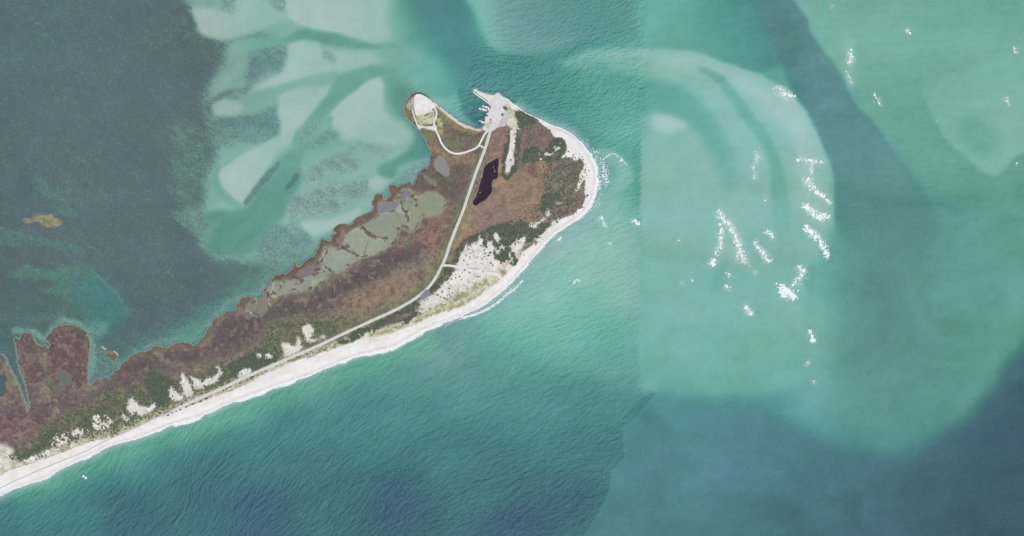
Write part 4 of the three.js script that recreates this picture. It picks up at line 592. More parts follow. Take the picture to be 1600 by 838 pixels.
function landMesh(test, name, x0, x1, y0, y1, step) {
  const nx = Math.round((x1 - x0) / step) + 1, ny = Math.round((y1 - y0) / step) + 1, id = new Int32Array(nx * ny).fill(-1), pos = [], uv = [], idx = [];
  const vertex = (i, j) => { const q = j * nx + i; if (id[q] < 0) { const x = x0 + i * step, y = y0 + j * step; id[q] = pos.length / 3; pos.push((x - 800) * S, groundAt(x, y), (y - 419) * S); uv.push((x - LR.x0) * LR.k / LR.w, (y - LR.y0) * LR.k / LR.h); } return id[q]; };
  for (let j = 0; j < ny - 1; j++) for (let i = 0; i < nx - 1; i++) {
    if (!test(x0 + (i + 0.5) * step, y0 + (j + 0.5) * step)) continue;
    const a = vertex(i, j), b = vertex(i + 1, j), c = vertex(i, j + 1), d = vertex(i + 1, j + 1);
    idx.push(a, c, b, b, c, d);
  }
  const g = new THREE.BufferGeometry();
  g.setAttribute('position', new THREE.Float32BufferAttribute(pos, 3)); g.setAttribute('uv', new THREE.Float32BufferAttribute(uv, 2)); g.setIndex(idx); g.computeVertexNormals();
  return struct(new THREE.Mesh(g, landMaterial), name);
}
landMesh((x, y) => LR.at(dOut, x, y) / LR.k < 16, 'island_ground', -30, 954, 126, 804, 1.4);

// ---------------------------------------------------------------- sheets on the ground: pools, pond, roads, yards
const mottle = (() => { const n = 512, d = new Uint8Array(n * n * 4); for (let j = 0, o = 0; j < n; j++) for (let i = 0; i < n; i++, o += 4) { const v = 205 + 50 * (0.55 * fbm(i * 0.018, j * 0.018, 4, 301) + 0.3 * vn(i * 0.18, j * 0.18, 302) + 0.15 * vn(i * 0.6, j * 0.6, 303)); d[o] = d[o + 1] = d[o + 2] = v; d[o + 3] = 255; } return texture(d, n, n, true); })();
function sheet(pts, y, mat, name, { warp = 0.7, wf = 0.3, seed = 1, close = true } = {}) {
  const o = close ? outline(pts, true, warp, wf, seed) : pts, sh = new THREE.Shape(o.map(([x, z]) => new THREE.Vector2((x - 800) * S, (z - 419) * S)));
  const g = new THREE.ShapeGeometry(sh), p = g.attributes.position, pos = new Float32Array(p.count * 3), uv = new Float32Array(p.count * 2), nor = new Float32Array(p.count * 3);
  for (let i = 0; i < p.count; i++) { pos.set([p.getX(i), typeof y === 'number' ? y : y(p.getX(i) / S + 800, p.getY(i) / S + 419), p.getY(i)], i * 3); uv.set([p.getX(i) / 160, p.getY(i) / 160], i * 2); nor.set([0, 1, 0], i * 3); }
  const idx = Array.from(g.index.array); for (let i = 0; i < idx.length; i += 3) [idx[i], idx[i + 1]] = [idx[i + 1], idx[i]];
  const b = new THREE.BufferGeometry();
  b.setAttribute('position', new THREE.BufferAttribute(pos, 3)); b.setAttribute('uv', new THREE.BufferAttribute(uv, 2)); b.setAttribute('normal', new THREE.BufferAttribute(nor, 3)); b.setIndex(idx);
  const m = new THREE.Mesh(b, mat);
  return struct(m, numbered(name));
}
POOLS.forEach(([p, c], i) => sheet(p, 0.5, M(A(c[0] * 0.99 + 2, c[1] * 0.985, c[2] * 0.99 + 4), 0.3, { map: mottle }), 'tidal_pool', { seed: 20 + i, warp: 2, wf: 0.42 }));
sheet(POND, 0.5, M(A(66, 46, 60), 0.12, { map: mottle }), 'pond', { warp: 0.7, seed: 50 });
for (const [x, y, r] of [[771, 261, 1.1], [773, 268, 1.2], [750, 301, 1.2], [772, 264.5, 0.7]]) { const g = new THREE.SphereGeometry(1, 10, 5, 0, Math.PI * 2, 0, Math.PI / 2); const m = new THREE.Mesh(g, M(A(150, 128, 132), 0.95)); m.scale.set(r * S * 0.8, 0.5, r * S * 1.4); m.rotation.y = -0.4; m.position.copy(W(x, y, 0.4)); struct(m, numbered('mud_bank')); }
function ribbon(pts, width, mat, name, lift = 0.25, step = 2) {
  const c = outline(pts, false, 0, 0.1, 1, step), n = c.length, K = [-0.56, -0.5, -0.17, 0.17, 0.5, 0.56], pos = [], uv = [], idx = [];
  for (let i = 0, s = 0; i < n; i++) {
    const a = c[Math.max(0, i - 1)], b = c[Math.min(n - 1, i + 1)], l = Math.hypot(b[0] - a[0], b[1] - a[1]) || 1, nx = -(b[1] - a[1]) / l, ny = (b[0] - a[0]) / l;
    const w = (Array.isArray(width) ? lerp(width[0], width[1], i / (n - 1)) : width) * (1 + 0.12 * (vn(i * 0.35, 3, 77) - 0.5));
    if (i) s += Math.hypot(c[i][0] - c[i - 1][0], c[i][1] - c[i - 1][1]);
    let top = -9; for (const k of K) top = Math.max(top, groundAt(c[i][0] + nx * k * w, c[i][1] + ny * k * w));
    K.forEach((k, e) => { const x = c[i][0] + nx * k * w, y = c[i][1] + ny * k * w; pos.push((x - 800) * S, e === 0 || e === 5 ? Math.min(top, groundAt(x, y)) - 0.25 : top + lift, (y - 419) * S); uv.push(k * w * S / 60, s * S / 60); });
    if (i) for (let e = 0; e < 5; e++) { const q = i * 6 + e; idx.push(q - 6, q - 5, q, q - 5, q + 1, q); }
  }
  const g = new THREE.BufferGeometry();
  g.setAttribute('position', new THREE.Float32BufferAttribute(pos, 3)); g.setAttribute('uv', new THREE.Float32BufferAttribute(uv, 2)); g.setIndex(idx); g.computeVertexNormals();
  return struct(new THREE.Mesh(g, mat), numbered(name));
}
const asphalt = M(A(234, 233, 226), 0.9, { map: mottle }), trackMat = M(A(254, 252, 244), 0.95, { map: mottle }), faint = M(A(222, 214, 216), 0.95, { map: mottle });
ribbon(ROAD_N, 4.1, asphalt, 'road', 0.25);
ribbon(ROAD_W, 1.8, faint, 'sand_road', 0.12);
ribbon(TRACK_BEACH, [3, 4.5], trackMat, 'sand_track', 0.15);
ribbon(TRACK_LOOP, 2.7, trackMat, 'sand_track', 0.15);
ribbon(TRACK_LOOP2, 2.2, trackMat, 'sand_track', 0.12);
ribbon(TRACK_W, 1.8, trackMat, 'sand_track', 0.15);
ribbon(TRACK_E, 2.2, trackMat, 'sand_track', 0.15);
sheet([[768, 156], [777, 151], [784, 156], [786, 165], [783, 176], [780.5, 188], [777, 198], [771, 204], [765, 203], [765, 196], [766.5, 184], [767.5, 170]], 1.95, M(A(240, 239, 236), 0.9, { map: mottle }), 'ferry_lot', { warp: 0.4 });
sheet([[787.5, 177], [794, 174], [793, 183], [789, 192], [784, 197], [778, 198.5], [783, 191], [785.5, 185]], 1.9, M(A(216, 216, 218), 0.9, { map: mottle }), 'access_lane', { warp: 0.2 });
sheet([[656, 465], [661, 457], [667, 452.5], [672, 456], [670.5, 462], [661, 468], [657, 469]], 2.1, M(A(150, 150, 160), 0.9, { map: mottle }), 'roadside_lot', { warp: 0.3 });
sheet([[739.6, 139.4], [744.6, 139.4], [744.6, 144], [740.5, 143.4]], 1.5, M(A(240, 240, 236), 0.85, { map: mottle }), 'concrete_pad', { close: false });
// marsh islets in the sound
function islet(pts, cols, h, name, label) {
  const o = outline(pts, true, 0.8, 0.35, 61), cx = o.reduce((s, p) => s + p[0], 0) / o.length, cy = o.reduce((s, p) => s + p[1], 0) / o.length, pos = [], col = [], idx = [], R = 7, n = o.length;
  for (let r = 0; r <= R; r++) for (let i = 0; i < n; i++) {
    const t = r / R, x = lerp(cx, o[i][0], t * 1.08), y = lerp(cy, o[i][1], t * 1.08);
    pos.push((x - 800) * S, t > 0.9 ? lerp(h * 0.4, -1.2, (t - 0.9) / 0.1) : h * (0.7 + 0.6 * fbm(x * 0.2, y * 0.2, 3, 62)) * Math.min(1, (1 - t) * 6), (y - 419) * S);
    const c = A(...cols[Math.floor(fbm(x * 0.16, y * 0.16, 3, 63) * 2.4 * cols.length / 2) % cols.length]), k = 0.8 + 0.4 * vn(x * 0.9, y * 0.9, 64); col.push(c[0] * k, c[1] * k, c[2] * k);
    if (r) { const a = (r - 1) * n + i, b = (r - 1) * n + (i + 1) % n; idx.push(a, b, a + n, b, b + n, a + n); }
  }
  const g = new THREE.BufferGeometry();
  g.setAttribute('position', new THREE.Float32BufferAttribute(pos, 3)); g.setAttribute('color', new THREE.Float32BufferAttribute(col, 3)); g.setIndex(idx); g.computeVertexNormals();
  struct(new THREE.Mesh(g, M([1, 1, 1], 0.95, { vertexColors: true, side: THREE.DoubleSide })), name);
}
islet(ISLET_A, [[136, 132, 100], [122, 122, 92], [148, 140, 108]], 0.9, 'marsh_islet');
islet(ISLET_B, [[118, 106, 80], [136, 122, 94], [106, 98, 76]], 0.8, 'marsh_islet_001');
islet([[158, 541], [160, 541], [166, 546], [165, 547.5], [161, 545]], [[190, 190, 176], [176, 180, 164]], 0.4, 'sand_spit');
islet([[176, 548], [181, 550], [185, 555], [184, 556], [179, 552]], [[200, 196, 182], [186, 184, 170]], 0.7, 'sand_spit_001');

// ---------------------------------------------------------------- foam
const foamMat = M([0.58, 0.6, 0.59], 0.8);
const fleck = (seed) => { const n = 8, pos = [0, 1, 0], idx = []; for (let i = 0; i < n; i++) { const a = i / n * Math.PI * 2, r = 0.6 + 0.75 * hash(i, seed, 401); pos.push(Math.cos(a) * r, 0, Math.sin(a) * r); idx.push(0, 1 + (i + 1) % n, 1 + i); } const g = new THREE.BufferGeometry(); g.setAttribute('position', new THREE.Float32BufferAttribute(pos, 3)); g.setIndex(idx); g.computeVertexNormals(); return g; };
const flecks = [1, 2, 3, 4].map(fleck);
const mtx = (x, y, z, sx, sy, sz, a) => new THREE.Matrix4().compose(new THREE.Vector3(x, y, z), new THREE.Quaternion().setFromAxisAngle(new THREE.Vector3(0, 1, 0), a), new THREE.Vector3(sx, sy, sz));
{
  const list = [], add = (px, py, r, a = rnd() * 6.3, long = 1.4) => list.push(mtx((px - 800) * S, 0.02, (py - 419) * S, r * long, 0.12 + 0.1 * r * rnd(), r, a));
  const line = outline(OCEAN_SHORE, false, 0.8, 0.1, 5, 0.6);
  for (let i = 1; i < line.length - 1; i++) {
    const [x, y] = line[i], dx = line[i + 1][0] - line[i - 1][0], dy = line[i + 1][1] - line[i - 1][1], l = Math.hypot(dx, dy) || 1, nx = dy / l, ny = -dx / l, a = Math.atan2(-dy, dx);
    const lump = smooth(0.35, 0.75, fbm(i * 0.025, 2, 3, 410)), f = i / line.length;
    let w = 1.6, dens = 2.4, sparse = 0;
    if (y < 222 && x > 780) { w = 0.7 + 0.5 * lump; dens = 1.2; }
    else if (x > 880 && y < 330) { w = 2 + 3 * lump; dens = 2.2; sparse = 9; }
    else if (x > 838) { w = 2.2 + 2 * lump; dens = 2.6; sparse = 3; }
    else if (x > 690) { w = 1.6 + 1.5 * lump; dens = 1.6; sparse = 7; }
    else if (x > 400) { w = 1.6 + 3.8 * lump; dens = 3.2; sparse = 2; }
    else { w = 1.0 + 3.4 * lump * lump + (x > 270 && x < 312 ? 3.5 : 0); dens = 2.8; sparse = 1.5; }
    for (let k = 0; k < dens * (0.6 + w * 0.4); k++) { const o = -0.4 + w * rnd(); add(x + nx * o, y + ny * o, range(0.9, 2.4), a + range(-0.5, 0.5)); }
    if (sparse && rnd() < 0.8) { const o = w + sparse * rnd() * rnd() * 1.2; add(x + nx * o, y + ny * o, range(0.5, 1.5), a + range(-0.8, 0.8), 1.8); }
  }
  // second line of surf off the widest beach, and the broken water at the point
  for (const [pts, w, dens] of [[[[640, 527], [665, 516.5], [690, 507.5], [715, 499.5], [740, 492], [760, 484], [780, 471], [792, 460], [806, 450], [819, 436]], 3, 3.2], [[[930, 238], [940, 252], [946, 272], [944, 296], [934, 318]], 9, 5], [[[930, 258], [936, 275], [934, 295]], 6, 5], [[[858, 236], [930, 252], [958, 240], [980, 258]], 2, 0.6]]) {
    const c = outline(pts, false, 0, 0.1, 1, 0.7);
    for (let i = 1; i < c.length; i++) { const a = Math.atan2(-(c[i][1] - c[i - 1][1]), c[i][0] - c[i - 1][0]), q = smooth(0.28, 0.62, fbm(i * 0.06, 7, 3, 420)); for (let k = 0; k < dens * q; k++) add(c[i][0] + gauss() * w * 0.6, c[i][1] + gauss() * w * 0.6, range(0.6, 2), a + range(-0.7, 0.7), 1.7); }
  }
  flecks.forEach((g, k) => { const mine = list.filter((_, i) => i % 4 === k), m = new THREE.InstancedMesh(g, foamMat, mine.length); mine.forEach((t, i) => m.setMatrixAt(i, t)); stuff(m, numbered('surf_foam'), ['broken white surf along the ocean beach', 'white surf flecks at the beach edge', 'small white foam clots in the beach surf', 'scattered white foam off the sandy point'][k], 'surf foam'); });
}
{
  const list = [];
  for (let k = 0; k < 1500; k++) { const x = range(-60, 1660), y = range(-40, 880); if (SR.at(landSea, x, y) > 0.01 || SR.at(dCoast, x, y) < 4) continue; const side = (y - 300) + (x - 600) * 0.62 + (x > 640 ? (x - 640) * 1.6 : 0); if (side < 0 || rnd() > 0.25 + 0.75 * smooth(0.5, 0.7, fbm(x * 0.012, y * 0.012, 3, 440))) continue; const r = range(0.2, 0.6); list.push(mtx((x - 800) * S, 0.02, (y - 419) * S, r * range(1.5, 4), 0.2, r, range(0.2, 0.9))); }
  const m = new THREE.InstancedMesh(flecks[1], foamMat, list.length); list.forEach((t, i) => m.setMatrixAt(i, t)); stuff(m, 'whitecaps', 'scattered tiny whitecaps over the open water', 'whitecaps');
}
// breakers over the shoals: each one a raft of foam
function breaker(label, pts, w, dens = 1, group) {
  const c = pts.length > 1 ? outline(pts, false, 0, 0.1, 1, 1) : [pts[0]], clumps = [], step = 0.55;
  c.forEach((p, i) => { for (let k = 0; k < (pts.length > 1 ? 1.35 : 5) * dens; k++) if (rnd() < 0.75) clumps.push([p[0] + gauss() * (w * 1.25 + 0.5), p[1] + gauss() * (w * 1.1 + 0.4), (0.4 + 1.0 * rnd() * rnd()) * (0.6 + w * 0.27)]); });
  if (!clumps.length) clumps.push([c[0][0], c[0][1], 1]);
  const m = 2.5 + w * 0.5, X0 = Math.min(...clumps.map((q) => q[0])) - m, X1 = Math.max(...clumps.map((q) => q[0])) + m, Y0 = Math.min(...clumps.map((q) => q[1])) - m, Y1 = Math.max(...clumps.map((q) => q[1])) + m;
  const nx = Math.ceil((X1 - X0) / step), ny = Math.ceil((Y1 - Y0) / step), f = new Float32Array(nx * ny), id = new Int32Array(nx * ny).fill(-1), pos = [], idx = [], base = W(...c[Math.floor(c.length / 2)]);
  let top = 0;
  for (let q = 0; q < nx * ny; q++) { const x = X0 + (q % nx) * step, y = Y0 + Math.floor(q / nx) * step; let v = 0; for (const [a, b, r] of clumps) { const e = ((x - a) ** 2 + (y - b) ** 2) / (r * r); if (e < 6) v += Math.exp(-e); } f[q] = Math.min(1.5, v) * (0.1 + 0.9 * fbm(x * 0.4 + y * 0.15, y * 0.34, 2, 431) + 0.75 * vn(x * 1.1, y * 1.0, 432)); top = Math.max(top, f[q]); }
  const cut = Math.min(0.56, top * 0.62), vert = (q) => { if (id[q] < 0) { id[q] = pos.length / 3; pos.push((X0 + (q % nx + 0.7 * (hash(q, 1, 7) - 0.5)) * step - 800) * S - base.x, f[q] > cut ? 0.1 + 0.35 * Math.min(1, f[q]) : -0.15, (Y0 + (Math.floor(q / nx) + 0.7 * (hash(q, 2, 7) - 0.5)) * step - 419) * S - base.z); } return id[q]; };
  for (let j = 0; j < ny - 1; j++) for (let i = 0; i < nx - 1; i++) { const q = j * nx + i; if (Math.max(f[q], f[q + 1], f[q + nx], f[q + nx + 1]) > cut) { const [a, b, d, e] = [vert(q), vert(q + 1), vert(q + nx), vert(q + nx + 1)]; idx.push(a, d, b, b, d, e); } }
  const g = new THREE.BufferGeometry();
  g.setAttribute('position', new THREE.Float32BufferAttribute(pos, 3)); g.setIndex(idx); g.computeVertexNormals();
  // separate scraps of one wave become its parts
  const root = Array.from({ length: pos.length / 3 }, (_, k) => k), find = (k) => { while (root[k] !== k) k = root[k] = root[root[k]]; return k; };
  for (let k = 0; k < idx.length; k += 3) { root[find(idx[k])] = find(idx[k + 1]); root[find(idx[k + 1])] = find(idx[k + 2]); }
  const pieces = new Map(); for (let k = 0; k < idx.length; k += 3) { const r = find(idx[k]); if (!pieces.has(r)) pieces.set(r, []); pieces.get(r).push(idx[k], idx[k + 1], idx[k + 2]); }
  const o = pieces.size > 1 ? new THREE.Group() : new THREE.Mesh(g, foamMat);
  if (pieces.size > 1) for (const list of pieces.values()) { const used = [...new Set(list)], at = new Map(used.map((v, n) => [v, n])), b = new THREE.BufferGeometry(); b.setAttribute('position', new THREE.Float32BufferAttribute(used.flatMap((v) => pos.slice(v * 3, v * 3 + 3)), 3)); b.setIndex(list.map((v) => at.get(v))); b.computeVertexNormals(); part(o, 'foam_scrap', b, foamMat); }
  o.name = numbered('breaking_wave'); o.position.copy(base); o.castShadow = o.receiveShadow = true;
  tag(o, label, 'breaking wave', group); scene.add(o);
}
for (const b of BREAKERS) breaker(...b);

// ---------------------------------------------------------------- shrubs
function leafCrown(n, seed, flat = 0.7) {                          // leaf clumps spread through a low dome
  const pos = [], idx = [], r = (k) => hash(k, seed, 501);
  for (let i = 0; i < n; i++) {
    const a = r(i * 7) * 6.283, u = r(i * 7 + 1), rad = Math.sqrt(1 - u * u) * (0.72 + 0.4 * r(i * 7 + 2)), h = flat * (0.12 + u * (0.75 + 0.4 * r(i * 7 + 3)));
    const c = [Math.cos(a) * rad, h, Math.sin(a) * rad], s = 0.2 + 0.2 * r(i * 7 + 4), t = r(i * 7 + 5) * 6.283, tilt = (r(i * 7 + 6) - 0.5) * 1.2, b = pos.length / 3;
    for (let k = 0; k < 5; k++) { const q = t + k * 1.2566, l = s * (0.7 + 0.6 * hash(i, k, seed)); pos.push(c[0] + Math.cos(q) * l, c[1] + Math.sin(q) * l * tilt * 0.6, c[2] + Math.sin(q) * l); }
    pos.push(c[0], c[1] + s * 0.35, c[2]);
    for (let k = 0; k < 5; k++) idx.push(b + 5, b + (k + 1) % 5, b + k);
  }
  const g = new THREE.BufferGeometry();
  g.setAttribute('position', new THREE.Float32BufferAttribute(pos, 3)); g.setIndex(idx); g.computeVertexNormals();
  return g;
}
const crowns = [leafCrown(26, 1), leafCrown(22, 2), leafCrown(30, 3)];
const leafMat = new THREE.MeshPhysicalMaterial({ color: new THREE.Color().setRGB(0.062, 0.088, 0.06), roughness: 0.9, side: THREE.DoubleSide }), barkMat = M([0.09, 0.07, 0.05], 0.95);
{
  const spots = [];
  for (let y = 165; y < 730; y += 1.15) for (let x = 5; x < 935; x += 1.15) {
    const px = x + range(-0.55, 0.55), py = y + range(-0.55, 0.55), q = rnd();
    const s = LR.at(shrubs, px, py);
    if (s < 0.03 || q > s * 0.85 * smooth(0.25, 0.55, fbm(px * 0.12, py * 0.12, 3, 510) + s * 0.3)) continue;
    if (LR.at(landMask, px, py) < 0.9 || LR.at(flatM, px, py) > 0.75) continue;
    spots.push([px, py, range(1.5, 3.6) * (0.8 + 0.35 * s)]);
  }
  crowns.forEach((g, k) => {
    const mine = spots.filter((_, i) => i % 3 === k), m = new THREE.InstancedMesh(g, leafMat, mine.length), c = new THREE.Color();
    mine.forEach(([x, y, r], i) => { m.setMatrixAt(i, mtx((x - 800) * S, groundAt(x, y) - 0.15, (y - 419) * S, r, r * range(0.7, 1.1), r, rnd() * 6.3)); const t = range(0.75, 1.35), w = range(-0.12, 0.22); m.setColorAt(i, c.setRGB(t * (1 + w), t, t * (1 - w * 0.4))); });
    stuff(m, ['shrub_thicket', 'bayberry_thicket', 'cedar_thicket'][k], ['dense dark green shrub thickets of the island', 'low rounded bushes crowded in the thickets', 'taller dark bushes crowded in the thickets'][k], 'thicket');
  });
}
const shrubProto = crowns.map((g, k) => { const o = new THREE.Group(); part(o, 'crown', g, leafMat); const st = [0, 1, 2].map((i) => new THREE.CylinderGeometry(0.025, 0.045, 0.55, 5).rotateZ((i - 1) * 0.5).rotateY(i * 2.1 + k).translate((i - 1) * 0.1, 0.2, 0.05 * i)); part(o, 'stem', mergeGeometries(st), barkMat); return o; });
const NORTH = [[735, 383, 2.6], [744, 381, 2], [751, 384, 2.4], [732, 390, 2.4], [739.6, 393.5, 1.6], [738, 390, 1.6], [735, 395.6, 1.6], [728, 399, 2], [734, 401, 1.8], [734.5, 404, 1.5], [741, 400.6, 1.6], [745.6, 402.5, 2.2], [757, 391, 2.2], [758.5, 396, 2.6], [754.6, 397, 1.6], [754, 404, 1.6], [757, 401, 1.6], [764, 400, 3.4], [766, 395, 3.6], [725, 407.5, 2.4], [731, 414, 1.8], [767, 411, 2.8], [783, 411, 2.8], [770, 415, 2.4], [789, 400, 2.2], [736.5, 386, 1.4], [748, 391, 1.3], [743, 410, 1.3], [752, 412, 1.4], [761, 405, 1.5]];
const SOUTH = [[726, 422, 2.6], [733.5, 426.5, 2.2], [755, 425, 2], [718, 432, 2.4], [721, 437.5, 2], [743, 432, 1.8], [746, 432.5, 2.6], [750, 432.5, 1.8], [732.5, 441, 2], [712, 429, 1.8], [712, 434, 2], [705.6, 436, 2.4], [700, 443, 2], [704, 446, 1.8], [702, 451, 2.6], [705.5, 448.5, 1.6], [739, 442.5, 1.8], [743, 443, 1.8], [715.6, 453, 1.8], [691, 456, 2.6], [684, 461, 2.8], [694, 466, 2.8], [702, 461, 2], [699, 462.6, 1.6], [688.6, 464.5, 2], [707, 458, 1.8], [740, 451, 1.6], [671, 461, 2.4], [668, 467.6, 2], [663, 470, 1.6], [659, 484, 2], [677.6, 460, 1.5], [681, 461, 1.5], [697, 439, 2.2], [722, 426, 1.6], [701, 456, 1.4], [725, 446, 1.5]];
const shrub = (x, y, r, label, group) => {
  const g = shrubProto[Math.floor(rnd() * 3)].clone(); g.name = numbered('shrub'); g.position.copy(W(x, y, groundAt(x, y) - 0.2)); g.rotation.y = rnd() * 6.3; g.scale.set(r * 1.5, r * 1.3, r * 1.5); tag(g, label, 'shrub', group); scene.add(g);
};
const UNIT = ['', 'first', 'second', 'third', 'fourth', 'fifth', 'sixth', 'seventh', 'eighth', 'ninth', 'tenth', 'eleventh', 'twelfth', 'thirteenth', 'fourteenth', 'fifteenth', 'sixteenth', 'seventeenth', 'eighteenth', 'nineteenth'], nth = (n) => (n < 20 ? UNIT[n] : n % 10 ? ['twenty', 'thirty'][Math.floor(n / 10) - 2] + '-' + UNIT[n % 10] : ['twentieth', 'thirtieth'][n / 10 - 2]);
NORTH.sort((a, b) => a[0] - b[0]).forEach(([x, y, r], i) => shrub(x, y, r, `small dark shrub on bare sand north of the beach track, ${nth(i + 1)} from the west`, 'shrubs on the sand north of the beach track'));
SOUTH.sort((a, b) => a[0] - b[0]).forEach(([x, y, r], i) => shrub(x, y, r, `small dark shrub on pale sand south of the beach track, ${nth(i + 1)} from the west`, 'shrubs on the sand south of the beach track'));
const LONE = [[918, 305.6, 3, 'dark bush alone on the narrow eastern beach'], [870.5, 347, 3, 'round bush on the sand above the south-eastern surf'], [860, 347, 2.4, 'bush at the thicket edge beside the round beach bush'], [838, 379, 3, 'double bush on the sand corner above the curved beach'], [842.6, 371, 2.6, 'bush at the sand edge just above the double bush'], [910, 324, 2.4, 'bush at the eastern meadow corner by the surf'], [837, 381.5, 2.2, 'smaller bush touching the double bush on the sand corner'], [805, 380, 1.8, 'tiny bush in the small sand hollow inside the thicket'], [819, 399, 1.8, 'tiny bush on the upper beach below the thicket'], [814, 397, 2, 'bush on the upper beach at the thicket foot'], [888, 237, 2.2, 'lone bush on the wide sand of the northern point'], [798, 250, 2.8, 'bush in the middle of the bare sand strip'], [801.5, 212.5, 1.4, 'tiny bush at the northern end of the bare sand strip'], [800.7, 236, 1.6, 'tiny bush midway along the bare sand strip'], [795, 253, 1.5, 'tiny bush below the larger bush of the sand strip'], [676, 504.6, 1.6, 'dark speck of a bush alone on the open beach'], [790, 170, 5, 'large rounded green bush beside the ferry lot'], [787, 168, 2.6, 'smaller green bush touching the large bush by the lot']];
for (const [x, y, r, label] of LONE) shrub(x, y, r, label);
// dark hummocks on the seaward edge of the road
const hum = new THREE.SphereGeometry(1, 14, 6, 0, Math.PI * 2, 0, Math.PI / 2); { const p = hum.attributes.position; for (let i = 0; i < p.count; i++) { const k = 0.8 + 0.45 * vn(p.getX(i) * 3, p.getZ(i) * 3 + p.getY(i) * 2, 520); p.setXYZ(i, p.getX(i) * k, p.getY(i) * k, p.getZ(i) * k); } hum.computeVertexNormals(); }
const darkMat = M(A(78, 78, 88), 0.95), greenMat = M(A(112, 116, 88), 0.95);
const ORD = ['westernmost', 'second', 'third', 'fourth', 'fifth', 'sixth', 'seventh', 'eighth', 'ninth', 'tenth', 'eleventh', 'twelfth'];
[[262.5, 648.6, 4], [269.5, 645.2, 2.2], [275, 642.7, 2.4], [281.5, 639.8, 4], [291, 635.4, 4.2], [301.5, 631, 4.6], [313, 627, 4], [322, 622.5, 5], [330, 618.2, 1.8], [348.5, 610, 3.4], [354, 606.8, 2], [359, 604.5, 3]].forEach(([x, y, l], i) => {
  const m = new THREE.Mesh(hum, darkMat); m.name = numbered('roadside_hummock'); m.position.copy(W(x, y + 0.6, groundAt(x, y + 0.6) - 0.3)); m.rotation.y = 0.43; m.scale.set(l * S * 0.55, 1.7, 3.4); m.castShadow = m.receiveShadow = true;
  tag(m, `dark low hummock on the seaward road edge, ${ORD[i]} of the row${i && i < 11 ? ' from the west' : ''}`, 'hummock', 'dark hummocks along the seaward road edge'); scene.add(m);
});
[[375, 598, 6, 'grassy green hummock below the road, westernmost of three'], [386, 594, 5, 'grassy green hummock below the road, middle of three'], [394, 589.5, 9, 'grassy green hummock below the road, longest of three']].forEach(([x, y, l, label]) => { const m = new THREE.Mesh(hum, greenMat); m.name = numbered('grass_hummock'); m.position.copy(W(x, y + 0.6, groundAt(x, y + 0.6) - 0.3)); m.rotation.y = 0.43; m.scale.set(l * S * 0.5, 1.6, 4.2); m.castShadow = m.receiveShadow = true; tag(m, label, 'hummock', 'green hummocks below the road'); scene.add(m); });

// ---------------------------------------------------------------- ferry terminal
const white = M(A(244, 244, 242), 0.5), grey = M([0.32, 0.33, 0.34], 0.7), darkGlass = M([0.03, 0.035, 0.04], 0.15), steel = M([0.22, 0.22, 0.23], 0.6), wood = M([0.36, 0.31, 0.25], 0.9), blue = M([0.10, 0.14, 0.22], 0.5);
function hullShape(L, B, bow) { const s = new THREE.Shape(), h = B / 2, l = L / 2; s.moveTo(-l, -h * bow); s.quadraticCurveTo(-l * 0.86, -h, -l * 0.7, -h); s.lineTo(l * 0.7, -h); s.quadraticCurveTo(l * 0.86, -h, l, -h * bow); s.lineTo(l, h * bow); s.quadraticCurveTo(l * 0.86, h, l * 0.7, h); s.lineTo(-l * 0.7, h); s.quadraticCurveTo(-l * 0.86, h, -l, h * bow); s.closePath(); return s; }
const slab = (shape, depth, y) => new THREE.ExtrudeGeometry(shape, { depth, bevelEnabled: true, bevelSize: 0.12, bevelThickness: 0.1, bevelSegments: 1, curveSegments: 6 }).rotateX(-Math.PI / 2).translate(0, y, 0);
function ferry(x, y, L, B, turn, label, group) {
  const g = thing('ferry_boat', label, 'ferry', (x - 800) * S, 0, (y - 419) * S, turn, group);
  part(g, 'hull', slab(hullShape(L, B, 0.55), 2.2, -0.8), blue);
  part(g, 'car_deck', slab(hullShape(L * 0.985, B * 0.96, 0.55), 0.15, 1.62), M(A(232, 232, 230), 0.8));
  for (const s of [-1, 1]) { part(g, 'bulwark', box(L * 0.62, 1.5, 0.25, 0, 2.5, s * (B / 2 - 0.2)), white); part(g, 'ramp', box(2.6, 0.2, B * 0.5, s * (L / 2 + 0.9), 1.75, 0), grey); }
  const cab = part(g, 'cabin', new RoundedBoxGeometry(L * 0.34, 3, B * 0.3, 2, 0.2).translate(0, 3.2, B * 0.3), white);
  for (let i = -2; i <= 2; i++) part(cab, 'window', box(L * 0.045, 0.9, 0.08, i * L * 0.06, 3.5, B * 0.3 - B * 0.15 - 0.03), darkGlass);
  const deck = part(g, 'upper_deck', box(L * 0.3, 0.25, B * 0.9, 0, 4.85, 0), white);
  part(deck, 'railing', mergeGeometries([box(L * 0.3, 0.1, 0.1, 0, 5.9, B * 0.44), box(L * 0.3, 0.1, 0.1, 0, 5.9, -B * 0.44), ...[-1, 0, 1].map((i) => box(0.1, 1, 0.1, i * L * 0.14, 5.4, B * 0.44)), ...[-1, 0, 1].map((i) => box(0.1, 1, 0.1, i * L * 0.14, 5.4, -B * 0.44))]), grey);
  const ph = part(g, 'pilothouse', new RoundedBoxGeometry(4.2, 2.6, 4, 2, 0.25).translate(0, 6.3, 0), white);
  for (const s of [-1, 1]) part(ph, 'window', box(0.08, 1, 3.2, s * 2.12, 6.6, 0), darkGlass);
  part(g, 'mast', mergeGeometries([new THREE.CylinderGeometry(0.09, 0.14, 4.5, 8).translate(0, 9.6, 0), box(0.1, 0.1, 1.8, 0, 10.6, 0)]), steel);
  part(g, 'funnel', new THREE.CylinderGeometry(0.5, 0.6, 2.4, 12).translate(-L * 0.1, 6.1, B * 0.3), grey);
  return g;
}
ferry(759, 167.4, 33, 9, -0.3, 'white ferry in the northern slip beside the jetty', 'ferries at the terminal');
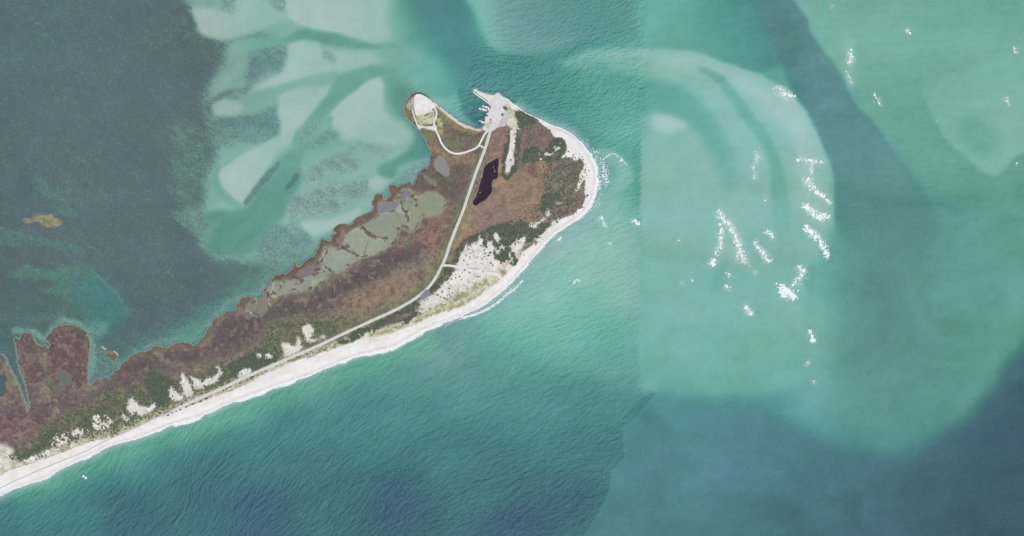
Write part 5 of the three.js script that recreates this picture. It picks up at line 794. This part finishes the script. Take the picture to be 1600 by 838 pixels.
ferry(754.3, 171.2, 38, 9, -0.27, 'long white ferry moored just south of the jetty ferry', 'ferries at the terminal');
ferry(752.8, 190.4, 24, 8, -0.5, 'short white boat at the southern dock by the cove beach', 'ferries at the terminal');
function dock(x, y, L, turn, label) {                              // transfer ramp with its two towers and piles
  const g = thing('ferry_ramp', label, 'dock', (x - 800) * S, 0, (y - 419) * S, turn, 'ferry docks at the terminal');
  part(g, 'deck', box(L, 0.35, 6, 0, 1.6, 0), M(A(226, 226, 220), 0.85));
  for (const s of [-1, 1]) { part(g, 'tower', mergeGeometries([box(0.8, 5, 0.8, -L * 0.42, 4.2, s * 3.4), box(0.8, 5, 0.8, -L * 0.22, 4.2, s * 3.4), box(L * 0.2 + 0.8, 0.7, 0.8, -L * 0.32, 6.9, s * 3.4)]), white); }
  part(g, 'crossbeam', box(0.9, 0.9, 7.6, -L * 0.32, 7.4, 0), white);
  for (const s of [-1, 1]) for (let i = 0; i < 3; i++) part(g, 'pile', new THREE.CylinderGeometry(0.35, 0.35, 6, 8).translate(-L * 0.5 - 1.5 - i * 3.4, 0.2, s * (5 - i * 0.5)), wood);
}
dock(763.8, 171.4, 13, -0.28, 'ferry ramp at the northern slip where the two ferries moor');
dock(762.4, 178.4, 16, -0.22, 'ferry ramp in the middle of the terminal, upper of two');
dock(760.4, 183.8, 18, -0.15, 'ferry ramp in the middle of the terminal, lower of two');
dock(759.6, 191, 18, -0.12, 'ferry ramp beside the short boat at the southern dock');
{ // sheet-pile bulkhead along the harbour side of the jetty
  const a = W(739.6, 144.4), b = W(767.2, 164.6), L = a.distanceTo(b), turn = Math.atan2(-(b.z - a.z), b.x - a.x), g = thing('bulkhead_wall', 'long pale bulkhead along the harbour side of the jetty', 'bulkhead', (a.x + b.x) / 2, 0, (a.z + b.z) / 2, turn);
  part(g, 'sheet_piling', box(L, 4, 0.7, 0, -1.3, 0), grey); part(g, 'cap', box(L + 1, 0.4, 4.2, 0, 0.92, -0.6), M(A(242, 242, 238), 0.85));
  for (let i = 0; i < 12; i++) part(g, 'fender_pile', new THREE.CylinderGeometry(0.3, 0.3, 5, 8).translate(-L / 2 + 4 + i * (L - 8) / 11, -0.3, 1.7), wood);
}
function house(x, y, w, d, h, turn, roofMat, wallMat, label) {
  const g = thing('terminal_building', label, 'building', (x - 800) * S, groundAt(x, y) - 0.2, (y - 419) * S, turn);
  part(g, 'wall', box(w, h, d, 0, h / 2, 0), wallMat);
  const s = new THREE.Shape(); s.moveTo(-d / 2 - 0.6, 0); s.lineTo(d / 2 + 0.6, 0); s.lineTo(0, d * 0.22); s.closePath();
  part(g, 'roof', new THREE.ExtrudeGeometry(s, { depth: w + 1.2, bevelEnabled: false }).rotateY(Math.PI / 2).translate(-w / 2 - 0.6, h + 0.02, 0), roofMat);
  const door = part(g, 'door', box(1.1, 2.1, 0.1, 0, 1.05, d / 2 + 0.06), blue); part(door, 'handle', new THREE.SphereGeometry(0.06, 8, 6).translate(0.4, 1.05, d / 2 + 0.14), steel);
  for (const i of [-1, 1]) { const f = part(g, 'window', box(1.3, 1.1, 0.1, i * w * 0.3, 1.6, d / 2 + 0.06), white); part(f, 'pane', box(1.1, 0.9, 0.04, i * w * 0.3, 1.6, d / 2 + 0.13), darkGlass); }
}
house(785.6, 179.6, 11, 8, 3.4, 0.9, M([0.11, 0.11, 0.12], 0.9), white, 'small dark-roofed building between the ferry lot and side lane');
house(766.8, 187.8, 6, 5, 3, 0.2, M([0.14, 0.13, 0.13], 0.9), white, 'tiny dark-roofed hut at the western edge of the ferry lot');
house(767.6, 192, 5, 5, 3, 0.2, M([0.2, 0.19, 0.18], 0.9), white, 'tiny hut among green grass south of the other hut');
{ // rock revetment round the tip of the spoil spit
  const c = outline([[641, 160], [644, 152], [649, 147], [655, 145.6], [662, 148], [670, 153]], false, 0, 0.1, 1, 0.55), b = W(652, 150), g = thing('rock_revetment', 'dark rock revetment curving round the tip of the white sand spit', 'revetment', b.x, 0, b.z), rock = new THREE.IcosahedronGeometry(1, 1), p = rock.attributes.position, rm = M([0.07, 0.075, 0.075], 0.95);
  for (let i = 0; i < p.count; i++) { const k = 0.75 + 0.5 * vn(p.getX(i) * 2 + 9, p.getZ(i) * 2 + p.getY(i) * 3, 530); p.setXYZ(i, p.getX(i) * k, p.getY(i) * k, p.getZ(i) * k); }
  rock.computeVertexNormals();
  c.forEach(([x, y]) => { for (let k = 0; k < 3; k++) { const m = part(g, 'rock', rock, rm), q = W(x + range(-0.7, 0.7), y + range(-0.7, 0.7)); m.position.set(q.x - b.x, range(0.6, 1.8), q.z - b.z); m.rotation.set(rnd() * 6, rnd() * 6, rnd() * 6); m.scale.setScalar(range(0.9, 1.7)); } });
}
// cars
const tyre = M([0.02, 0.02, 0.02], 0.9), rimMat = M([0.5, 0.5, 0.5], 0.4);
function car(x, y, turn, paint, label, group, lift = 2.0) {
  const g = thing('parked_car', label, 'car', (x - 800) * S, lift, (y - 419) * S, turn, group), pm = M(paint, 0.35);
  part(g, 'body', new RoundedBoxGeometry(4.6, 0.75, 1.85, 3, 0.25).translate(0, 0.75, 0), pm);
  const c = part(g, 'cabin', new RoundedBoxGeometry(2.5, 0.62, 1.6, 3, 0.22).translate(-0.2, 1.36, 0), pm);
  part(c, 'windscreen', box(0.06, 0.42, 1.35, 1.04, 1.35, 0), darkGlass); part(c, 'rear_window', box(0.06, 0.42, 1.35, -1.46, 1.35, 0), darkGlass);
  for (const a of [-1.45, 1.45]) for (const s of [-1, 1]) { const w = part(g, 'wheel', new THREE.CylinderGeometry(0.36, 0.36, 0.24, 14).rotateX(Math.PI / 2).translate(a, 0.36, s * 0.85), tyre); part(w, 'rim', new THREE.CylinderGeometry(0.2, 0.2, 0.05, 10).rotateX(Math.PI / 2).translate(a, 0.36, s * 0.975), rimMat); }
  for (const s of [-1, 1]) part(g, 'headlight', box(0.05, 0.16, 0.4, 2.3, 0.8, s * 0.62), rimMat);
}
car(776.3, 187.6, 1.35, [0.04, 0.04, 0.05], 'dark car stopped at the southern end of the ferry lot', 'cars at the terminal');
car(775.3, 193.4, 1.3, [0.05, 0.05, 0.06], 'dark car leaving the lot at the top of the road', 'cars at the terminal');
car(775.6, 195.3, 1.3, [0.75, 0.75, 0.75], 'white car just behind the dark car leaving the lot', 'cars at the terminal');
car(757.2, 234, 1.28, [0.6, 0.6, 0.6], 'light car on the road near the loop track junction', 'cars on the road', 1.72);
const ROW = [[658.4, 465.6], [660, 464.3], [661.6, 463], [663.2, 461.6], [664.8, 460.2], [666.4, 458.8], [668, 457.2], [669.4, 455.6]];
ROW.forEach(([x, y], i) => car(x, y, -1.0, [[0.05, 0.06, 0.1], [0.03, 0.03, 0.04], [0.3, 0.32, 0.36], [0.06, 0.07, 0.12], [0.04, 0.04, 0.05], [0.2, 0.22, 0.3], [0.05, 0.05, 0.07], [0.1, 0.1, 0.14]][i], `${['dark blue', 'black', 'grey', 'navy', 'black', 'slate blue', 'charcoal', 'dark grey'][i]} car in the roadside lot, ${['first', 'second', 'third', 'fourth', 'fifth', 'sixth', 'seventh', 'last'][i]} from the south-western end`, 'cars in the roadside lot', 2.12));
renderer.render(scene, camera);
